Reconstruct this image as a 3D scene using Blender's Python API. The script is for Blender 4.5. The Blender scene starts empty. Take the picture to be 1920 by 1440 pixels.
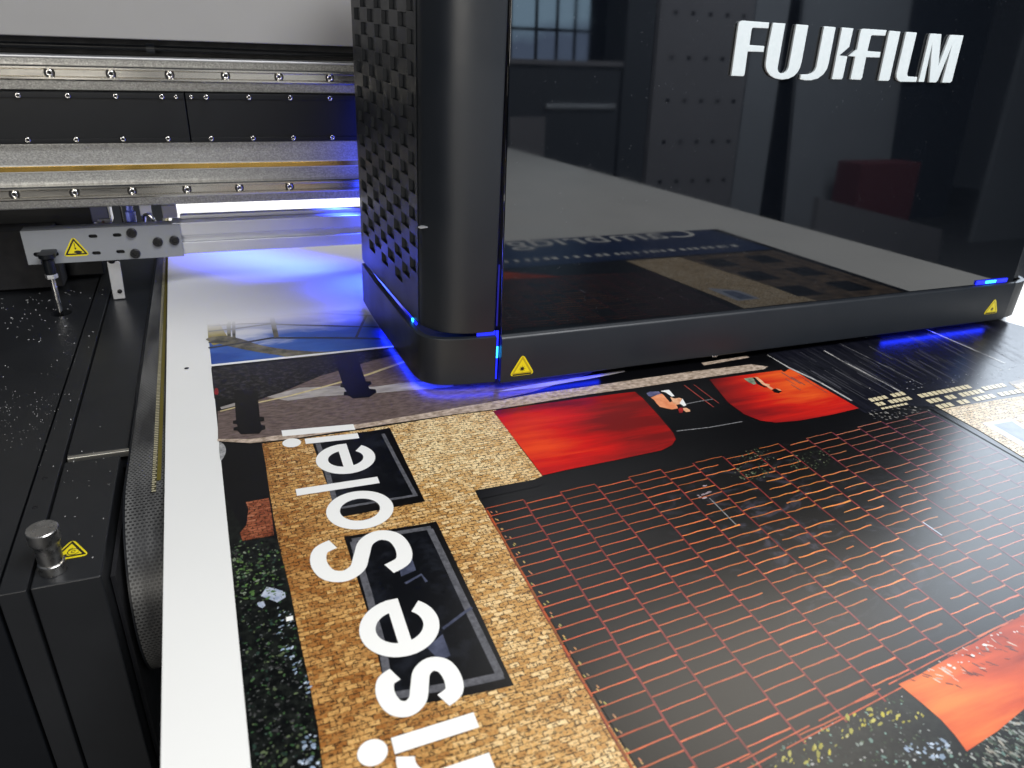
import bpy, bmesh, math, random
from mathutils import Vector, Matrix
random.seed(7)
scene = bpy.context.scene
R = math.radians

# ------------------------------------------------------------------ camera
CAM_H = 0.5
FPX = 1384.47                      # focal length in pixels of the 1920 px wide photograph
RX = Vector((0.93369, -0.35471, 0.04913))      # camera right
RD = Vector((-0.12057, -0.4406, -0.88957))     # camera down
RF = Vector((0.33718, 0.82466, -0.45415))      # camera forward
CAM = Vector((0, 0, CAM_H))
cam_d = bpy.data.cameras.new('camera')
cam = bpy.data.objects.new('camera', cam_d)
scene.collection.objects.link(cam)
m = Matrix.Identity(4)
for i in range(3):
    m[i][0] = RX[i]; m[i][1] = -RD[i]; m[i][2] = -RF[i]; m[i][3] = CAM[i]
cam.matrix_world = m
cam_d.sensor_width = 36; cam_d.lens = FPX / 1920 * 36
cam_d.clip_start = 0.02; cam_d.clip_end = 100
cam_d.dof.use_dof = True; cam_d.dof.focus_distance = 1.0; cam_d.dof.aperture_fstop = 7.0
scene.camera = cam

# ------------------------------------------------------------------ world, lamps, exposure
w = bpy.data.worlds.new('World'); scene.world = w; w.use_nodes = True
bg = w.node_tree.nodes['Background']
bg.inputs[0].default_value = (0.30, 0.36, 0.46, 1); bg.inputs[1].default_value = 0.10
scene.view_settings.view_transform = 'Standard'; scene.view_settings.look = 'None'
scene.view_settings.exposure = 0; scene.view_settings.gamma = 1
scene.cycles.use_denoising = True
try: scene.cycles.denoiser = 'OPENIMAGEDENOISE'
except Exception: pass
scene.cycles.max_bounces = 8
scene.cycles.sample_clamp_indirect = 4

def area(name, loc, target, sx, sy, power, col, spread=180):
    l = bpy.data.lights.new(name, 'AREA'); l.shape = 'RECTANGLE'; l.size = sx; l.size_y = sy
    l.energy = power; l.color = col; l.spread = R(spread)
    o = bpy.data.objects.new(name, l); scene.collection.objects.link(o)
    o.location = loc
    d = Vector(target) - Vector(loc)
    o.rotation_euler = d.to_track_quat('-Z', 'Y').to_euler()
    return o
area('front_window_lamp', (1.3, -1.1, 3.1), (0.2, 0.6, 0), 2.2, 1.3, 162, (0.97, 0.98, 1.0))
area('ceiling_lamp', (2.1, 2.1, 2.5), (0.5, 0.4, 0), 1.5, 1.3, 40, (1.0, 0.93, 0.82))
area('side_window_lamp', (4.5, 2.5, 2.1), (1.0, 0.6, 0.1), 1.4, 2.0, 85, (0.78, 0.88, 1.0))
area('room_fill', (3.6, -1.2, 2.7), (4.0, -3.2, 0.2), 2.0, 0.8, 90, (0.80, 0.90, 1.0), 130)  # added fill, no visible source: brightens the boards mirrored in the gloss panel
area('left_window_lamp', (-1.2, -2.6, 0.9), (-0.2, 1.4, 0.3), 1.2, 0.8, 42, (1.0, 0.95, 0.86))
area('rear_lamp', (0.1, 2.35, 1.3), (0.1, 2.36, 0), 1.2, 0.3, 8, (1.0, 0.98, 0.95), 60)

# ------------------------------------------------------------------ pixel helpers: survey of the photograph
def ray(u, v): return RX * ((u - 960) / FPX) + RD * ((v - 720) / FPX) + RF
def at(u, v, z=0.0):
    d = ray(u, v); return CAM + d * ((z - CAM_H) / d.z)
def at_y(u, v, y):
    d = ray(u, v); return CAM + d * (y / d.y)
def at_x(u, v, x):
    d = ray(u, v); return CAM + d * (x / d.x)
def at_plane(u, v, p0, n):
    d = ray(u, v); return CAM + d * ((p0 - CAM).dot(n) / d.dot(n))

# ------------------------------------------------------------------ object helpers
C = scene.collection
def empty(name, loc=(0, 0, 0), label=None, cat=None, kind=None):
    o = bpy.data.objects.new(name, None); C.objects.link(o); o.location = loc
    o.empty_display_size = 0.05
    tag(o, label, cat, kind=kind); return o
def tag(o, label=None, cat=None, group=None, kind=None):
    if label: o['label'] = label
    if cat: o['category'] = cat
    if group: o['group'] = group
    if kind: o['kind'] = kind
    return o
def link(name, mesh, mats, parent=None, smooth=False, kind=None):
    o = bpy.data.objects.new(name, mesh); C.objects.link(o)
    if mesh is not None and len(mesh.materials) == 0:
        for mt in (mats if isinstance(mats, (list, tuple)) else [mats]): mesh.materials.append(mt)
    if parent is not None:
        o.parent = parent
        o.matrix_parent_inverse = Matrix.Translation(parent.location).inverted()
    if smooth:
        for p in mesh.polygons: p.use_smooth = True
    if kind: o['kind'] = kind
    return o
def from_bm(name, bm, mats, parent=None, smooth=False, kind=None):
    bmesh.ops.recalc_face_normals(bm, faces=bm.faces)
    me = bpy.data.meshes.new(name); bm.to_mesh(me); bm.free()
    return link(name, me, mats, parent, smooth, kind)
def from_data(name, verts, faces, mats, parent=None, smooth=False, kind=None, cols=None):
    me = bpy.data.meshes.new(name); me.from_pydata([tuple(v) for v in verts], [], faces)
    if cols:                                   # one printed colour per face
        a = me.color_attributes.new('ink', 'FLOAT_COLOR', 'CORNER')
        for p, c in zip(me.polygons, cols):
            for li in p.loop_indices: a.data[li].color = (c[0], c[1], c[2], 1)
    me.update()
    return link(name, me, mats, parent, smooth, kind)
def smooth_angle(o, ang=35):
    for p in o.data.polygons: p.use_smooth = True
    a = math.cos(R(ang))
    bm = bmesh.new(); bm.from_mesh(o.data)
    for e in bm.edges:
        if len(e.link_faces) == 2 and e.link_faces[0].normal.dot(e.link_faces[1].normal) < a: e.smooth = False
    bm.to_mesh(o.data); bm.free()
    return o
def weighted(o):
    md = o.modifiers.new('weighted normals', 'WEIGHTED_NORMAL'); md.keep_sharp = True; md.weight = 100; return o
def add_box(bm, x0, x1, y0, y1, z0, z1, mi=0):
    vs = [bm.verts.new(p) for p in ((x0,y0,z0),(x1,y0,z0),(x1,y1,z0),(x0,y1,z0),(x0,y0,z1),(x1,y0,z1),(x1,y1,z1),(x0,y1,z1))]
    fs = []
    for f in ((3,2,1,0),(4,5,6,7),(0,1,5,4),(1,2,6,5),(2,3,7,6),(3,0,4,7)):
        fc = bm.faces.new([vs[i] for i in f]); fc.material_index = mi; fs.append(fc)
    return vs
def box(name, x0, x1, y0, y1, z0, z1, mat, parent=None, bev=0.0, seg=2):
    bm = bmesh.new(); add_box(bm, x0, x1, y0, y1, z0, z1)
    if bev > 0: bmesh.ops.bevel(bm, geom=bm.edges[:], offset=bev, segments=seg, affect='EDGES', profile=0.5)
    o = from_bm(name, bm, mat, parent)
    if bev > 0: weighted(smooth_angle(o, 50))
    return o
def prism(name, pts, vec, mat, parent=None, bev=0.0, kind=None):
    """closed outline pts (Vectors) extruded along vec"""
    bm = bmesh.new()
    vs = [bm.verts.new(p) for p in pts]
    f = bm.faces.new(vs)
    r = bmesh.ops.extrude_face_region(bm, geom=[f])
    bmesh.ops.translate(bm, verts=[v for v in r['geom'] if isinstance(v, bmesh.types.BMVert)], vec=vec)
    if bev > 0:
        bmesh.ops.recalc_face_normals(bm, faces=bm.faces)
        es = [e for e in bm.edges if len(e.link_faces) == 2 and e.calc_face_angle(0) > R(60)]
        bmesh.ops.bevel(bm, geom=es, offset=bev, segments=2, affect='EDGES', profile=0.5, clamp_overlap=True)
    bmesh.ops.triangulate(bm, faces=[f for f in bm.faces if len(f.verts) > 4])
    o = from_bm(name, bm, mat, parent, kind=kind)
    smooth_angle(o, 40)
    if bev > 0: weighted(o)
    return o
def lathe(name, prof, origin, mat, parent=None, seg=40, axis='Z', ang=30):
    """prof = [(r, h)...] turned round an axis through origin"""
    bm = bmesh.new(); rings = []
    for r, h in prof:
        if r < 1e-6:
            rings.append([bm.verts.new(ax(origin, 0, 0, h, axis))])
        else:
            rings.append([bm.verts.new(ax(origin, r*math.cos(2*math.pi*i/seg), r*math.sin(2*math.pi*i/seg), h, axis)) for i in range(seg)])
    for a, b in zip(rings, rings[1:]):
        for i in range(seg):
            j = (i+1) % seg
            if len(a) == 1 and len(b) == 1: continue
            if len(a) == 1: bm.faces.new([a[0], b[i], b[j]])
            elif len(b) == 1: bm.faces.new([a[i], a[j], b[0]])
            else: bm.faces.new([a[i], a[j], b[j], b[i]])
    o = from_bm(name, bm, mat, parent)
    return smooth_angle(o, ang)
def ax(o, a, b, h, axis):
    o = Vector(o)
    if axis == 'Z': return o + Vector((a, b, h))
    if axis == 'Y': return o + Vector((a, h, b))
    return o + Vector((h, a, b))
def catmull(pts, closed=False, n=8):
    out = []; N = len(pts)
    rng = range(N) if closed else range(N-1)
    for i in rng:
        if closed: p0, p1, p2, p3 = pts[(i-1) % N], pts[i], pts[(i+1) % N], pts[(i+2) % N]
        else: p0, p1, p2, p3 = pts[max(i-1,0)], pts[i], pts[i+1], pts[min(i+2,N-1)]
        for k in range(n):
            t = k/n
            out.append(tuple(0.5*((2*b)+(-a+c)*t+(2*a-5*b+4*c-d)*t*t+(-a+3*b-3*c+d)*t**3) for a, b, c, d in zip(p0, p1, p2, p3)))
    if not closed: out.append(tuple(pts[-1]))
    return out

# ------------------------------------------------------------------ material helpers
class NT:
    def __init__(s, name):
        s.m = bpy.data.materials.new(name); s.m.use_nodes = True
        s.t = s.m.node_tree; s.p = s.t.nodes['Principled BSDF']; s.co = None
    def n(s, typ, ins=None, **kw):
        nd = s.t.nodes.new(typ)
        for k, v in kw.items(): setattr(nd, k, v)
        for k, v in (ins or {}).items(): s.set(nd.inputs[k], v)
        return nd
    def set(s, sock, v):
        if isinstance(v, bpy.types.NodeSocket): s.t.links.new(v, sock)
        elif hasattr(sock, 'default_value'):
            if isinstance(v, (tuple, list)) and len(v) == 3 and sock.type == 'RGBA': v = (*v, 1)
            sock.default_value = v
    def obj(s, scale=None, rot=None, loc=None):
        if s.co is None: s.co = s.n('ShaderNodeTexCoord').outputs['Object']
        if scale is None and rot is None and loc is None: return s.co
        mp = s.n('ShaderNodeMapping', {'Vector': s.co})
        if scale: mp.inputs['Scale'].default_value = scale
        if rot: mp.inputs['Rotation'].default_value = rot
        if loc: mp.inputs['Location'].default_value = loc
        return mp.outputs[0]
    def noise(s, vec, scale, detail=4, rough=0.55, dist=0.0):
        return s.n('ShaderNodeTexNoise', {'Vector': vec, 'Scale': scale, 'Detail': detail, 'Roughness': rough, 'Distortion': dist}).outputs['Fac']
    def ramp(s, fac, stops, interp='LINEAR'):
        r = s.n('ShaderNodeValToRGB', {'Fac': fac}); r.color_ramp.interpolation = interp
        e = r.color_ramp.elements
        while len(e) < len(stops): e.new(0.5)
        for el, (p, c) in zip(e, stops):
            el.position = p; el.color = (*c, 1) if len(c) == 3 else c
        return r.outputs[0]
    def rng(s, v, a, b, c=0.0, d=1.0):
        return s.n('ShaderNodeMapRange', {0: v, 1: a, 2: b, 3: c, 4: d}).outputs[0]
    def mix(s, f, a, b, mode='MIX'):
        nd = s.n('ShaderNodeMix', data_type='RGBA', blend_type=mode)
        s.set(nd.inputs[0], f); s.set(nd.inputs[6], a); s.set(nd.inputs[7], b)
        return nd.outputs[2]
    def math(s, op, a, b=0.0):
        return s.n('ShaderNodeMath', {0: a, 1: b}, operation=op).outputs[0]
    def xyz(s, v):
        return s.n('ShaderNodeSeparateXYZ', {0: v}).outputs
    def bump(s, h, strength=0.2, dist=0.001):
        b = s.n('ShaderNodeBump', {'Height': h, 'Strength': strength, 'Distance': dist})
        s.t.links.new(b.outputs[0], s.p.inputs['Normal'])
    def out(s, base=None, rough=None, metal=None, spec=None, **kw):
        if base is not None: s.set(s.p.inputs['Base Color'], base)
        if rough is not None: s.set(s.p.inputs['Roughness'], rough)
        if metal is not None: s.set(s.p.inputs['Metallic'], metal)
        if spec is not None: s.set(s.p.inputs['Specular IOR Level'], spec)
        for k, v in kw.items(): s.set(s.p.inputs[k], v)
        return s.m
def plain(name, col, rough=0.5, metal=0.0, var=0.12, nscale=60, spec=0.5, bump=0.0, bscale=900):
    t = NT(name)
    f = t.noise(t.obj(), nscale, 5)
    c = t.mix(f, tuple(x*(1-var) for x in col), tuple(min(1, x*(1+var)) for x in col))
    rr = t.rng(t.noise(t.obj(), nscale*0.6, 3), 0.3, 0.7, max(0.02, rough*0.85), min(1, rough*1.15))
    if bump: t.bump(t.noise(t.obj(), bscale, 3), bump, 0.0005)
    return t.out(c, rr, metal, spec)
def emit(name, col, strength):
    t = NT(name)
    return t.out((0.01, 0.01, 0.02), 0.5, **{'Emission Color': (*col, 1), 'Emission Strength': strength})

M = {}
M['black_coat'] = plain('black powder coat', (0.007, 0.008, 0.010), 0.38, spec=0.25, var=0.15, nscale=30, bump=0.12, bscale=1500)
M['deck'] = plain('black deck coating', (0.014, 0.015, 0.017), 0.36, spec=0.45, var=0.25, nscale=14, bump=0.10, bscale=1300)
M['dark'] = plain('dark interior', (0.008, 0.008, 0.010), 0.7)
M['black_plastic'] = plain('matt black moulding', (0.013, 0.016, 0.021), 0.42, var=0.08, nscale=20, bump=0.10, bscale=2200)
M['black_screw'] = plain('black oxide screw', (0.018, 0.018, 0.02), 0.35, metal=0.4)
M['grey_paint'] = plain('grey painted plate', (0.25, 0.26, 0.27), 0.45, var=0.05, nscale=40, bump=0.05)
M['cover_grey'] = plain('pale grey cover', (0.30, 0.295, 0.29), 0.6, var=0.04, nscale=12, bump=0.05, bscale=500)
M['alu'] = plain('anodised aluminium', (0.60, 0.61, 0.63), 0.42, metal=0.75, var=0.06, nscale=30)
M['chrome'] = plain('bright screw metal', (0.75, 0.74, 0.72), 0.16, metal=1.0, var=0.05)
M['yellow'] = plain('yellow label', (0.80, 0.66, 0.01), 0.4, var=0.05)
M['label_black'] = plain('label black', (0.012, 0.010, 0.008), 0.45)
M['label_dim'] = plain('label dark yellow', (0.48, 0.37, 0.01), 0.45)
M['red_part'] = plain('dark red plate', (0.30, 0.03, 0.035), 0.4)
M['blue_grey'] = plain('blue grey plastic', (0.10, 0.11, 0.20), 0.45)
M['brass'] = plain('brass tape', (0.62, 0.40, 0.10), 0.24, metal=0.9, var=0.15, nscale=50)
M['white_board'] = plain('white board', (0.80, 0.80, 0.775), 0.42, var=0.03, nscale=7, bump=0.03, bscale=700)
M['dust'] = plain('paper dust', (0.42, 0.42, 0.41), 0.7)
M['led'] = emit('blue led', (0.010, 0.030, 1.0), 20.0)
M['led_soft'] = emit('dim blue led', (0.008, 0.018, 1.0), 2.2)
M['led_hot'] = emit('bright led', (0.02, 0.35, 1.0), 6.0)

def mk_rail():
    t = NT('ground rail steel')
    n = t.noise(t.obj(scale=(5, 100, 260)), 1.0, 3)
    c = t.mix(n, (0.56, 0.54, 0.50), (0.70, 0.68, 0.63))
    return t.out(c, t.rng(t.noise(t.obj(scale=(9, 60, 60)), 1.0, 2), 0.3, 0.7, 0.17, 0.27), 1.0)
M['rail'] = mk_rail()
def mk_beam():
    t = NT('speckled grey beam')
    n = t.noise(t.obj(scale=(1, 1, 1.3)), 420, 3, 0.7)
    c = t.ramp(n, [(0.30, (0.20, 0.20, 0.195)), (0.55, (0.36, 0.36, 0.35)), (0.72, (0.58, 0.58, 0.57))])
    t.bump(n, 0.22, 0.0006)
    return t.out(c, t.rng(n, 0.3, 0.7, 0.5, 0.32), 0.55)
M['beam'] = mk_beam()
def mk_gloss():
    t = NT('black gloss panel')
    # fine dust and wipe marks change the gloss, not the colour
    n = t.noise(t.obj(scale=(1, 1, 0.35)), 26, 6, 0.65)
    d = t.ramp(t.noise(t.obj(), 330, 2), [(0.70, (0, 0, 0)), (0.77, (1, 1, 1))])
    c = t.mix(d, (0.003, 0.004, 0.006), (0.05, 0.054, 0.06))
    return t.out(c, t.rng(n, 0.35, 0.75, 0.018, 0.05), 0.0, 0.5, IOR=1.85)
M['gloss'] = mk_gloss()
def mk_logo():
    t = NT('satin silver lettering')
    n = t.noise(t.obj(), 160, 4)
    c = t.mix(n, (0.62, 0.69, 0.71), (0.74, 0.80, 0.82))
    return t.out(c, 0.45, 0.0)
M['logo'] = mk_logo()
def mk_steel():
    t = NT('turned stainless steel')
    n = t.noise(t.obj(scale=(60, 60, 1500)), 1.0, 3)
    sm = t.noise(t.obj(), 160, 4)
    c = t.mix(sm, (0.42, 0.41, 0.40), (0.66, 0.65, 0.62))
    t.bump(n, 0.15, 0.0003)
    return t.out(c, t.rng(sm, 0.35, 0.7, 0.22, 0.42), 1.0, Anisotropic=0.5)
M['steel'] = mk_steel()
def mk_belt():
    t = NT('woven mesh belt')
    v = t.obj(scale=(1, 1, 1))
    b = t.n('ShaderNodeTexBrick', {'Vector': t.n('ShaderNodeUVMap', uv_map='along').outputs[0], 'Scale': 1.0, 'Mortar Size': 0.0011, 'Mortar Smooth': 0.3,
            'Brick Width': 0.0046, 'Row Height': 0.0040, 'Color1': (0.008,)*3, 'Color2': (0.014,)*3, 'Mortar': (0.17, 0.17, 0.165)})
    n = t.noise(t.obj(scale=(30, 6, 6)), 1.0, 4)
    c = t.mix(t.rng(n, 0.35, 0.65, 0.1, 0.9), (0.012, 0.012, 0.013), b.outputs[0])
    t.bump(b.outputs['Fac'], 0.5, 0.0012)
    return t.out(c, 0.4)
M['belt'] = mk_belt()

# ================================================================== THE SETTING
M['floor'] = plain('grey screed floor', (0.10, 0.10, 0.105), 0.6, nscale=4)
M['wall'] = plain('dark workshop wall', (0.055, 0.07, 0.10), 0.8, nscale=2)
M['board_grey'] = plain('grey cabinet board', (0.26, 0.27, 0.29), 0.7, nscale=3)
M['board_dark'] = plain('dark cabinet side', (0.05, 0.055, 0.065), 0.7, nscale=3)
M['board_brown'] = plain('grey brown board', (0.20, 0.19, 0.20), 0.7, nscale=3)
M['box_red'] = plain('dark red carton', (0.14, 0.03, 0.04), 0.7)
FZ = -0.92
box('floor', -6, 10, -7, 6, FZ-0.1, FZ, M['floor'])['kind'] = 'structure'

# ================================================================== PRINTED SHEET
sheet = empty('printed_sheet', (0.6, 0.6, -0.005), 'large white board with a colour photo print and white lettering, under the black carriage', 'print')
TH = 0.0209
def sh(x, y): return Vector((x - 0.0229*y, y, 0))        # follow the board's slight turn
def board():
    # left edge passes (-0.0905, 0.4065) and (-0.119, 1.65)
    pts = [sh(-0.0812, -2.95), sh(1.712, -2.95), sh(1.712, 2.7), sh(-0.0812, 2.7)]
    return prism('board', [p + Vector((0, 0, -0.005)) for p in pts], Vector((0, 0, 0.005)), M['white_board'], sheet, bev=0.0004)
board()
LAY = 0.00012
def zl(k): return 0.00015 + LAY*k
def decal(name, pts, layer, mat, parent=None, smooth=0, kind=None):
    """flat printed area: outline in photograph pixels, laid on the board"""
    if smooth: pts = catmull([tuple(map(float, p)) for p in pts], True, smooth)
    bm = bmesh.new()
    vs = [bm.verts.new(at(u, v, 0.0) + Vector((0, 0, zl(layer)))) for u, v in pts]
    f = bm.faces.new(vs); f.normal_update()
    if f.normal.z < 0: f.normal_flip()
    bmesh.ops.triangulate(bm, faces=[f])
    me = bpy.data.meshes.new(name); bm.to_mesh(me); bm.free()
    return link(name, me, mat, parent or sheet, kind=kind)
def quadw(name, pts, layer, mat, parent=None):
    bm = bmesh.new()
    vs = [bm.verts.new((p[0], p[1], zl(layer))) for p in pts]
    f = bm.faces.new(vs); f.normal_update()
    if f.normal.z < 0: f.normal_flip()
    bmesh.ops.triangulate(bm, faces=[f])
    me = bpy.data.meshes.new(name); bm.to_mesh(me); bm.free()
    return link(name, me, mat, parent or sheet)

def ink(name, rough=0.28):
    t = NT(name)
    t.bump(t.noise(t.obj(), 800, 2, 0.7), 0.11, 0.0008)
    t.p.inputs['Roughness'].default_value = rough
    t.p.inputs['Specular IOR Level'].default_value = 0.33
    return t
t = ink('ink black'); M['ink_black'] = t.out(t.mix(t.noise(t.obj(), 25, 4), (0.0015, 0.0015, 0.002), (0.0035, 0.0035, 0.0045)))
t = ink('ink white', 0.42); M['ink_white'] = t.out((0.83, 0.83, 0.80))
t = ink('ink vertex colour')
at_ = t.n('ShaderNodeVertexColor', layer_name='ink').outputs[0]
M['ink_attr'] = t.out(t.mix(0.25, at_, t.mix(t.noise(t.obj(), 300, 3), (0.3, 0.3, 0.3), (1, 1, 1)), 'MULTIPLY'))
def flat_ink(name, a, b, scale=120, stretch=(1, 1, 1), lo=0.35, hi=0.65, rough=0.28):
    t = ink(name, rough)
    f = t.rng(t.noise(t.obj(scale=stretch), scale, 6, 0.65), lo, hi)
    return t.out(t.mix(f, a, b))
# sky strip of the upper picture; its last passes are not printed yet, so the ink thins out towards the gantry
t = ink('ink sky')
xyz = t.xyz(t.obj())
cl = t.noise(t.obj(scale=(4, 13, 1), loc=(0.35, 0.1, 0)), 1.0, 5, 0.55, 0.4)
c = t.ramp(cl, [(0.40, (0.014, 0.058, 0.29)), (0.56, (0.04, 0.12, 0.42)), (0.64, (0.55, 0.58, 0.66)), (0.78, (0.74, 0.74, 0.74))])
yy = t.math('ADD', xyz[1], t.math('MULTIPLY', t.noise(t.obj(), 14, 2), 0.03))
c = t.mix(t.rng(yy, 1.190, 1.262), c, (0.78, 0.77, 0.75))
M['ink_sky'] = t.out(c)
def fade(t, c, y0=1.20, y1=1.262):
    x = t.xyz(t.obj()); yy = t.math('ADD', x[1], t.math('MULTIPLY', t.noise(t.obj(), 30, 2), 0.012))
    return t.mix(t.rng(yy, y0, y1), c, (0.79, 0.785, 0.76))
t = ink('ink olive'); M['ink_olive'] = t.out(fade(t, t.mix(t.rng(t.noise(t.obj(), 55, 5), 0.35, 0.65), (0.045, 0.042, 0.025), (0.20, 0.18, 0.11))))
t = ink('ink ochre'); M['ink_ochre'] = t.out(fade(t, t.mix(t.noise(t.obj(), 50, 5), (0.20, 0.15, 0.02), (0.42, 0.34, 0.07))))
t = ink('ink cable'); M['ink_cable'] = t.out(fade(t, (0.03, 0.03, 0.035)))
M['ink_road'] = flat_ink('ink road', (0.075, 0.052, 0.045), (0.175, 0.130, 0.118), 240, (0.35, 1, 1))
M['ink_pave'] = flat_ink('ink pavement', (0.24, 0.22, 0.21), (0.42, 0.39, 0.37), 90, (0.3, 1, 1))
M['ink_kerb'] = flat_ink('ink kerb', (0.22, 0.16, 0.11), (0.62, 0.50, 0.40), 180, (0.6, 1, 1))
M['ink_rubble'] = flat_ink('ink rubble', (0.002, 0.002, 0.003), (0.07, 0.065, 0.065), 150, (0.8, 1, 1), 0.48, 0.72)
M['ink_yellowline'] = flat_ink('ink road line', (0.45, 0.36, 0.17), (0.62, 0.52, 0.28))
M['ink_redlamp'] = flat_ink('ink red lamp', (0.10, 0.01, 0.01), (0.42, 0.02, 0.02), 60)
def mk_brick(name, dark, mid, pale, bw=0.0092, rh=0.0050, pale_at=None):
    t = ink(name, 0.36)
    wob = t.n('ShaderNodeTexNoise', {'Vector': t.obj(), 'Scale': 150.0, 'Detail': 3.0})
    sub = t.n('ShaderNodeVectorMath', {0: wob.outputs['Color'], 1: (0.5, 0.5, 0.5)}, operation='SUBTRACT')
    sc = t.n('ShaderNodeVectorMath', {0: sub.outputs[0], 'Scale': 0.0024}, operation='SCALE')
    vec = t.n('ShaderNodeVectorMath', {0: t.obj(rot=(0, 0, -0.03)), 1: sc.outputs[0]}, operation='ADD').outputs[0]
    b = t.n('ShaderNodeTexBrick', {'Vector': vec, 'Scale': 1.0, 'Mortar Size': 0.00062, 'Mortar Smooth': 0.5, 'Bias': -0.1,
            'Brick Width': bw, 'Row Height': rh, 'Color1': (0, 0, 0), 'Color2': (1, 1, 1), 'Mortar': (0.5, 0.5, 0.5)})
    patch = t.noise(t.obj(), 9, 4, 0.6)
    x = t.xyz(t.obj())
    tone = t.math('ADD', t.math('MULTIPLY', b.outputs[0], 0.42), t.math('MULTIPLY', t.noise(t.obj(scale=(1, 1.5, 1)), 380, 4, 0.75), 0.72))
    tone = t.math('ADD', t.math('SUBTRACT', tone, 0.10), t.math('MULTIPLY', t.math('SUBTRACT', patch, 0.5), 0.5))
    tone = t.math('ADD', tone, t.rng(x[0], 0.02, 0.21, -0.12, 0.13))
    if pale_at:
        d = t.n('ShaderNodeVectorMath', {0: t.obj(), 1: pale_at}, operation='DISTANCE').outputs['Value']
        tone = t.math('ADD', tone, t.rng(d, 0.0, 0.20, 0.28, -0.06))
    c = t.ramp(tone, [(0.12, dark), (0.48, mid), (0.86, pale)])
    # dark gaps between the bricks, broken up as in a raking light
    gap = t.math('MULTIPLY', b.outputs['Fac'], t.rng(t.noise(t.obj(scale=(1, 1.6, 1)), 200, 3, 0.6), 0.40, 0.56, 0.12, 1.0))
    gap2 = t.rng(t.noise(t.obj(scale=(1, 1.7, 1)), 250, 3, 0.65), 0.545, 0.60)
    c = t.mix(t.math('MAXIMUM', gap, t.math('MULTIPLY', gap2, 0.9)), c, (0.022, 0.008, 0.003))
    return t.out(c)
M['ink_brick'] = mk_brick('ink brickwork', (0.30, 0.115, 0.025), (0.60, 0.34, 0.11), (0.92, 0.72, 0.40), pale_at=(0.20, 0.80, 0))
M['ink_brick_red'] = mk_brick('ink red brick', (0.16, 0.035, 0.015), (0.36, 0.11, 0.05), (0.55, 0.30, 0.20), 0.009, 0.0042)
M['ink_brick_pale'] = mk_brick('ink pale brick', (0.42, 0.30, 0.16), (0.66, 0.50, 0.30), (0.85, 0.72, 0.52), 0.010, 0.0055)
def mk_red(name, deep, bright, hot, centre, rad, edge=None):
    t = ink(name, 0.36)
    d = t.n('ShaderNodeVectorMath', {0: t.obj(), 1: centre}, operation='DISTANCE').outputs['Value']
    st = t.noise(t.obj(scale=(0.35, 3.2, 1), rot=(0, 0, 0.5)), 14, 6, 0.6, 0.3)
    f = t.math('ADD', t.rng(d, 0.0, rad, 0.85, 0.05), t.math('MULTIPLY', t.math('SUBTRACT', st, 0.5), 1.35))
    c = t.ramp(f, [(0.0, deep), (0.45, bright), (0.9, hot)])
    ln = t.ramp(t.noise(t.obj(scale=(0.12, 9, 1), rot=(0, 0, 0.75)), 9, 2), [(0.66, (0, 0, 0)), (0.70, (1, 1, 1))])
    c = t.mix(t.math('MULTIPLY', ln, 0.28), c, hot)
    if edge:
        b = t.n('ShaderNodeVectorMath', {0: t.obj(), 1: edge[0]}, operation='DISTANCE').outputs['Value']
        c = t.mix(t.rng(b, edge[1], edge[2], 0.9, 0), c, (0.02, 0.003, 0.004))
    return t.out(c)
M['ink_red'] = mk_red('ink red shutter', (0.16, 0.001, 0.001), (0.56, 0.004, 0.002), (0.76, 0.055, 0.008), (0.345, 0.745, 0), 0.12)
M['ink_red_far'] = mk_red('ink red shutter right', (0.20, 0.004, 0.006), (0.56, 0.010, 0.005), (0.80, 0.11, 0.014), (0.80, 0.80, 0), 0.16, ((0.62, 0.83, 0), 0.03, 0.115))
M['ink_orange'] = mk_red('ink orange shutter', (0.26, 0.022, 0.006), (0.56, 0.075, 0.016), (0.76, 0.20, 0.04), (0.52, 0.27, 0), 0.12)
M['ink_glass'] = flat_ink('ink window glass', (0.0025, 0.003, 0.0045), (0.018, 0.021, 0.030), 28, (1, 1, 1), 0.5, 0.8)
M['ink_frame'] = flat_ink('ink window frame', (0.06, 0.062, 0.07), (0.13, 0.13, 0.145), 160)
M['ink_frame_black'] = flat_ink('ink window reveal', (0.002, 0.002, 0.0025), (0.005, 0.0045, 0.005))
M['ink_leaf_base'] = flat_ink('ink foliage shade', (0.002, 0.0025, 0.0025), (0.014, 0.017, 0.014), 110, (1, 1, 1), 0.45, 0.7)
M['ink_roof'] = flat_ink('ink roof', (0.003, 0.0035, 0.007), (0.020, 0.020, 0.030), 240, (1.6, 0.05, 1), 0.45, 0.75)
M['ink_pane'] = flat_ink('ink pale pane', (0.10, 0.13, 0.22), (0.18, 0.22, 0.32), 60)
M['ink_pane_frame'] = flat_ink('ink pale frame', (0.34, 0.38, 0.46), (0.46, 0.50, 0.58), 60)
M['ink_navy'] = flat_ink('ink navy band', (0.012, 0.03, 0.10), (0.02, 0.045, 0.14), 12)
# black grid facade with soft reflections printed in it
t = ink('ink grid glass')
d1 = t.n('ShaderNodeVectorMath', {0: t.obj(), 1: (0.56, 0.50, 0)}, operation='DISTANCE').outputs['Value']
n1 = t.noise(t.obj(scale=(26, 42, 1)), 1.0, 4, 0.6, 1.2)
msk = t.math('MULTIPLY', t.rng(n1, 0.54, 0.68), t.rng(d1, 0.05, 0.19, 1, 0))
c = t.mix(t.math('MULTIPLY', msk, 0.5), t.mix(t.noise(t.obj(scale=(3, 30, 1)), 3, 4), (0.0014, 0.0013, 0.0015), (0.0045, 0.004, 0.004)), (0.075, 0.07, 0.10))
M['ink_grid'] = t.out(c)

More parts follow.
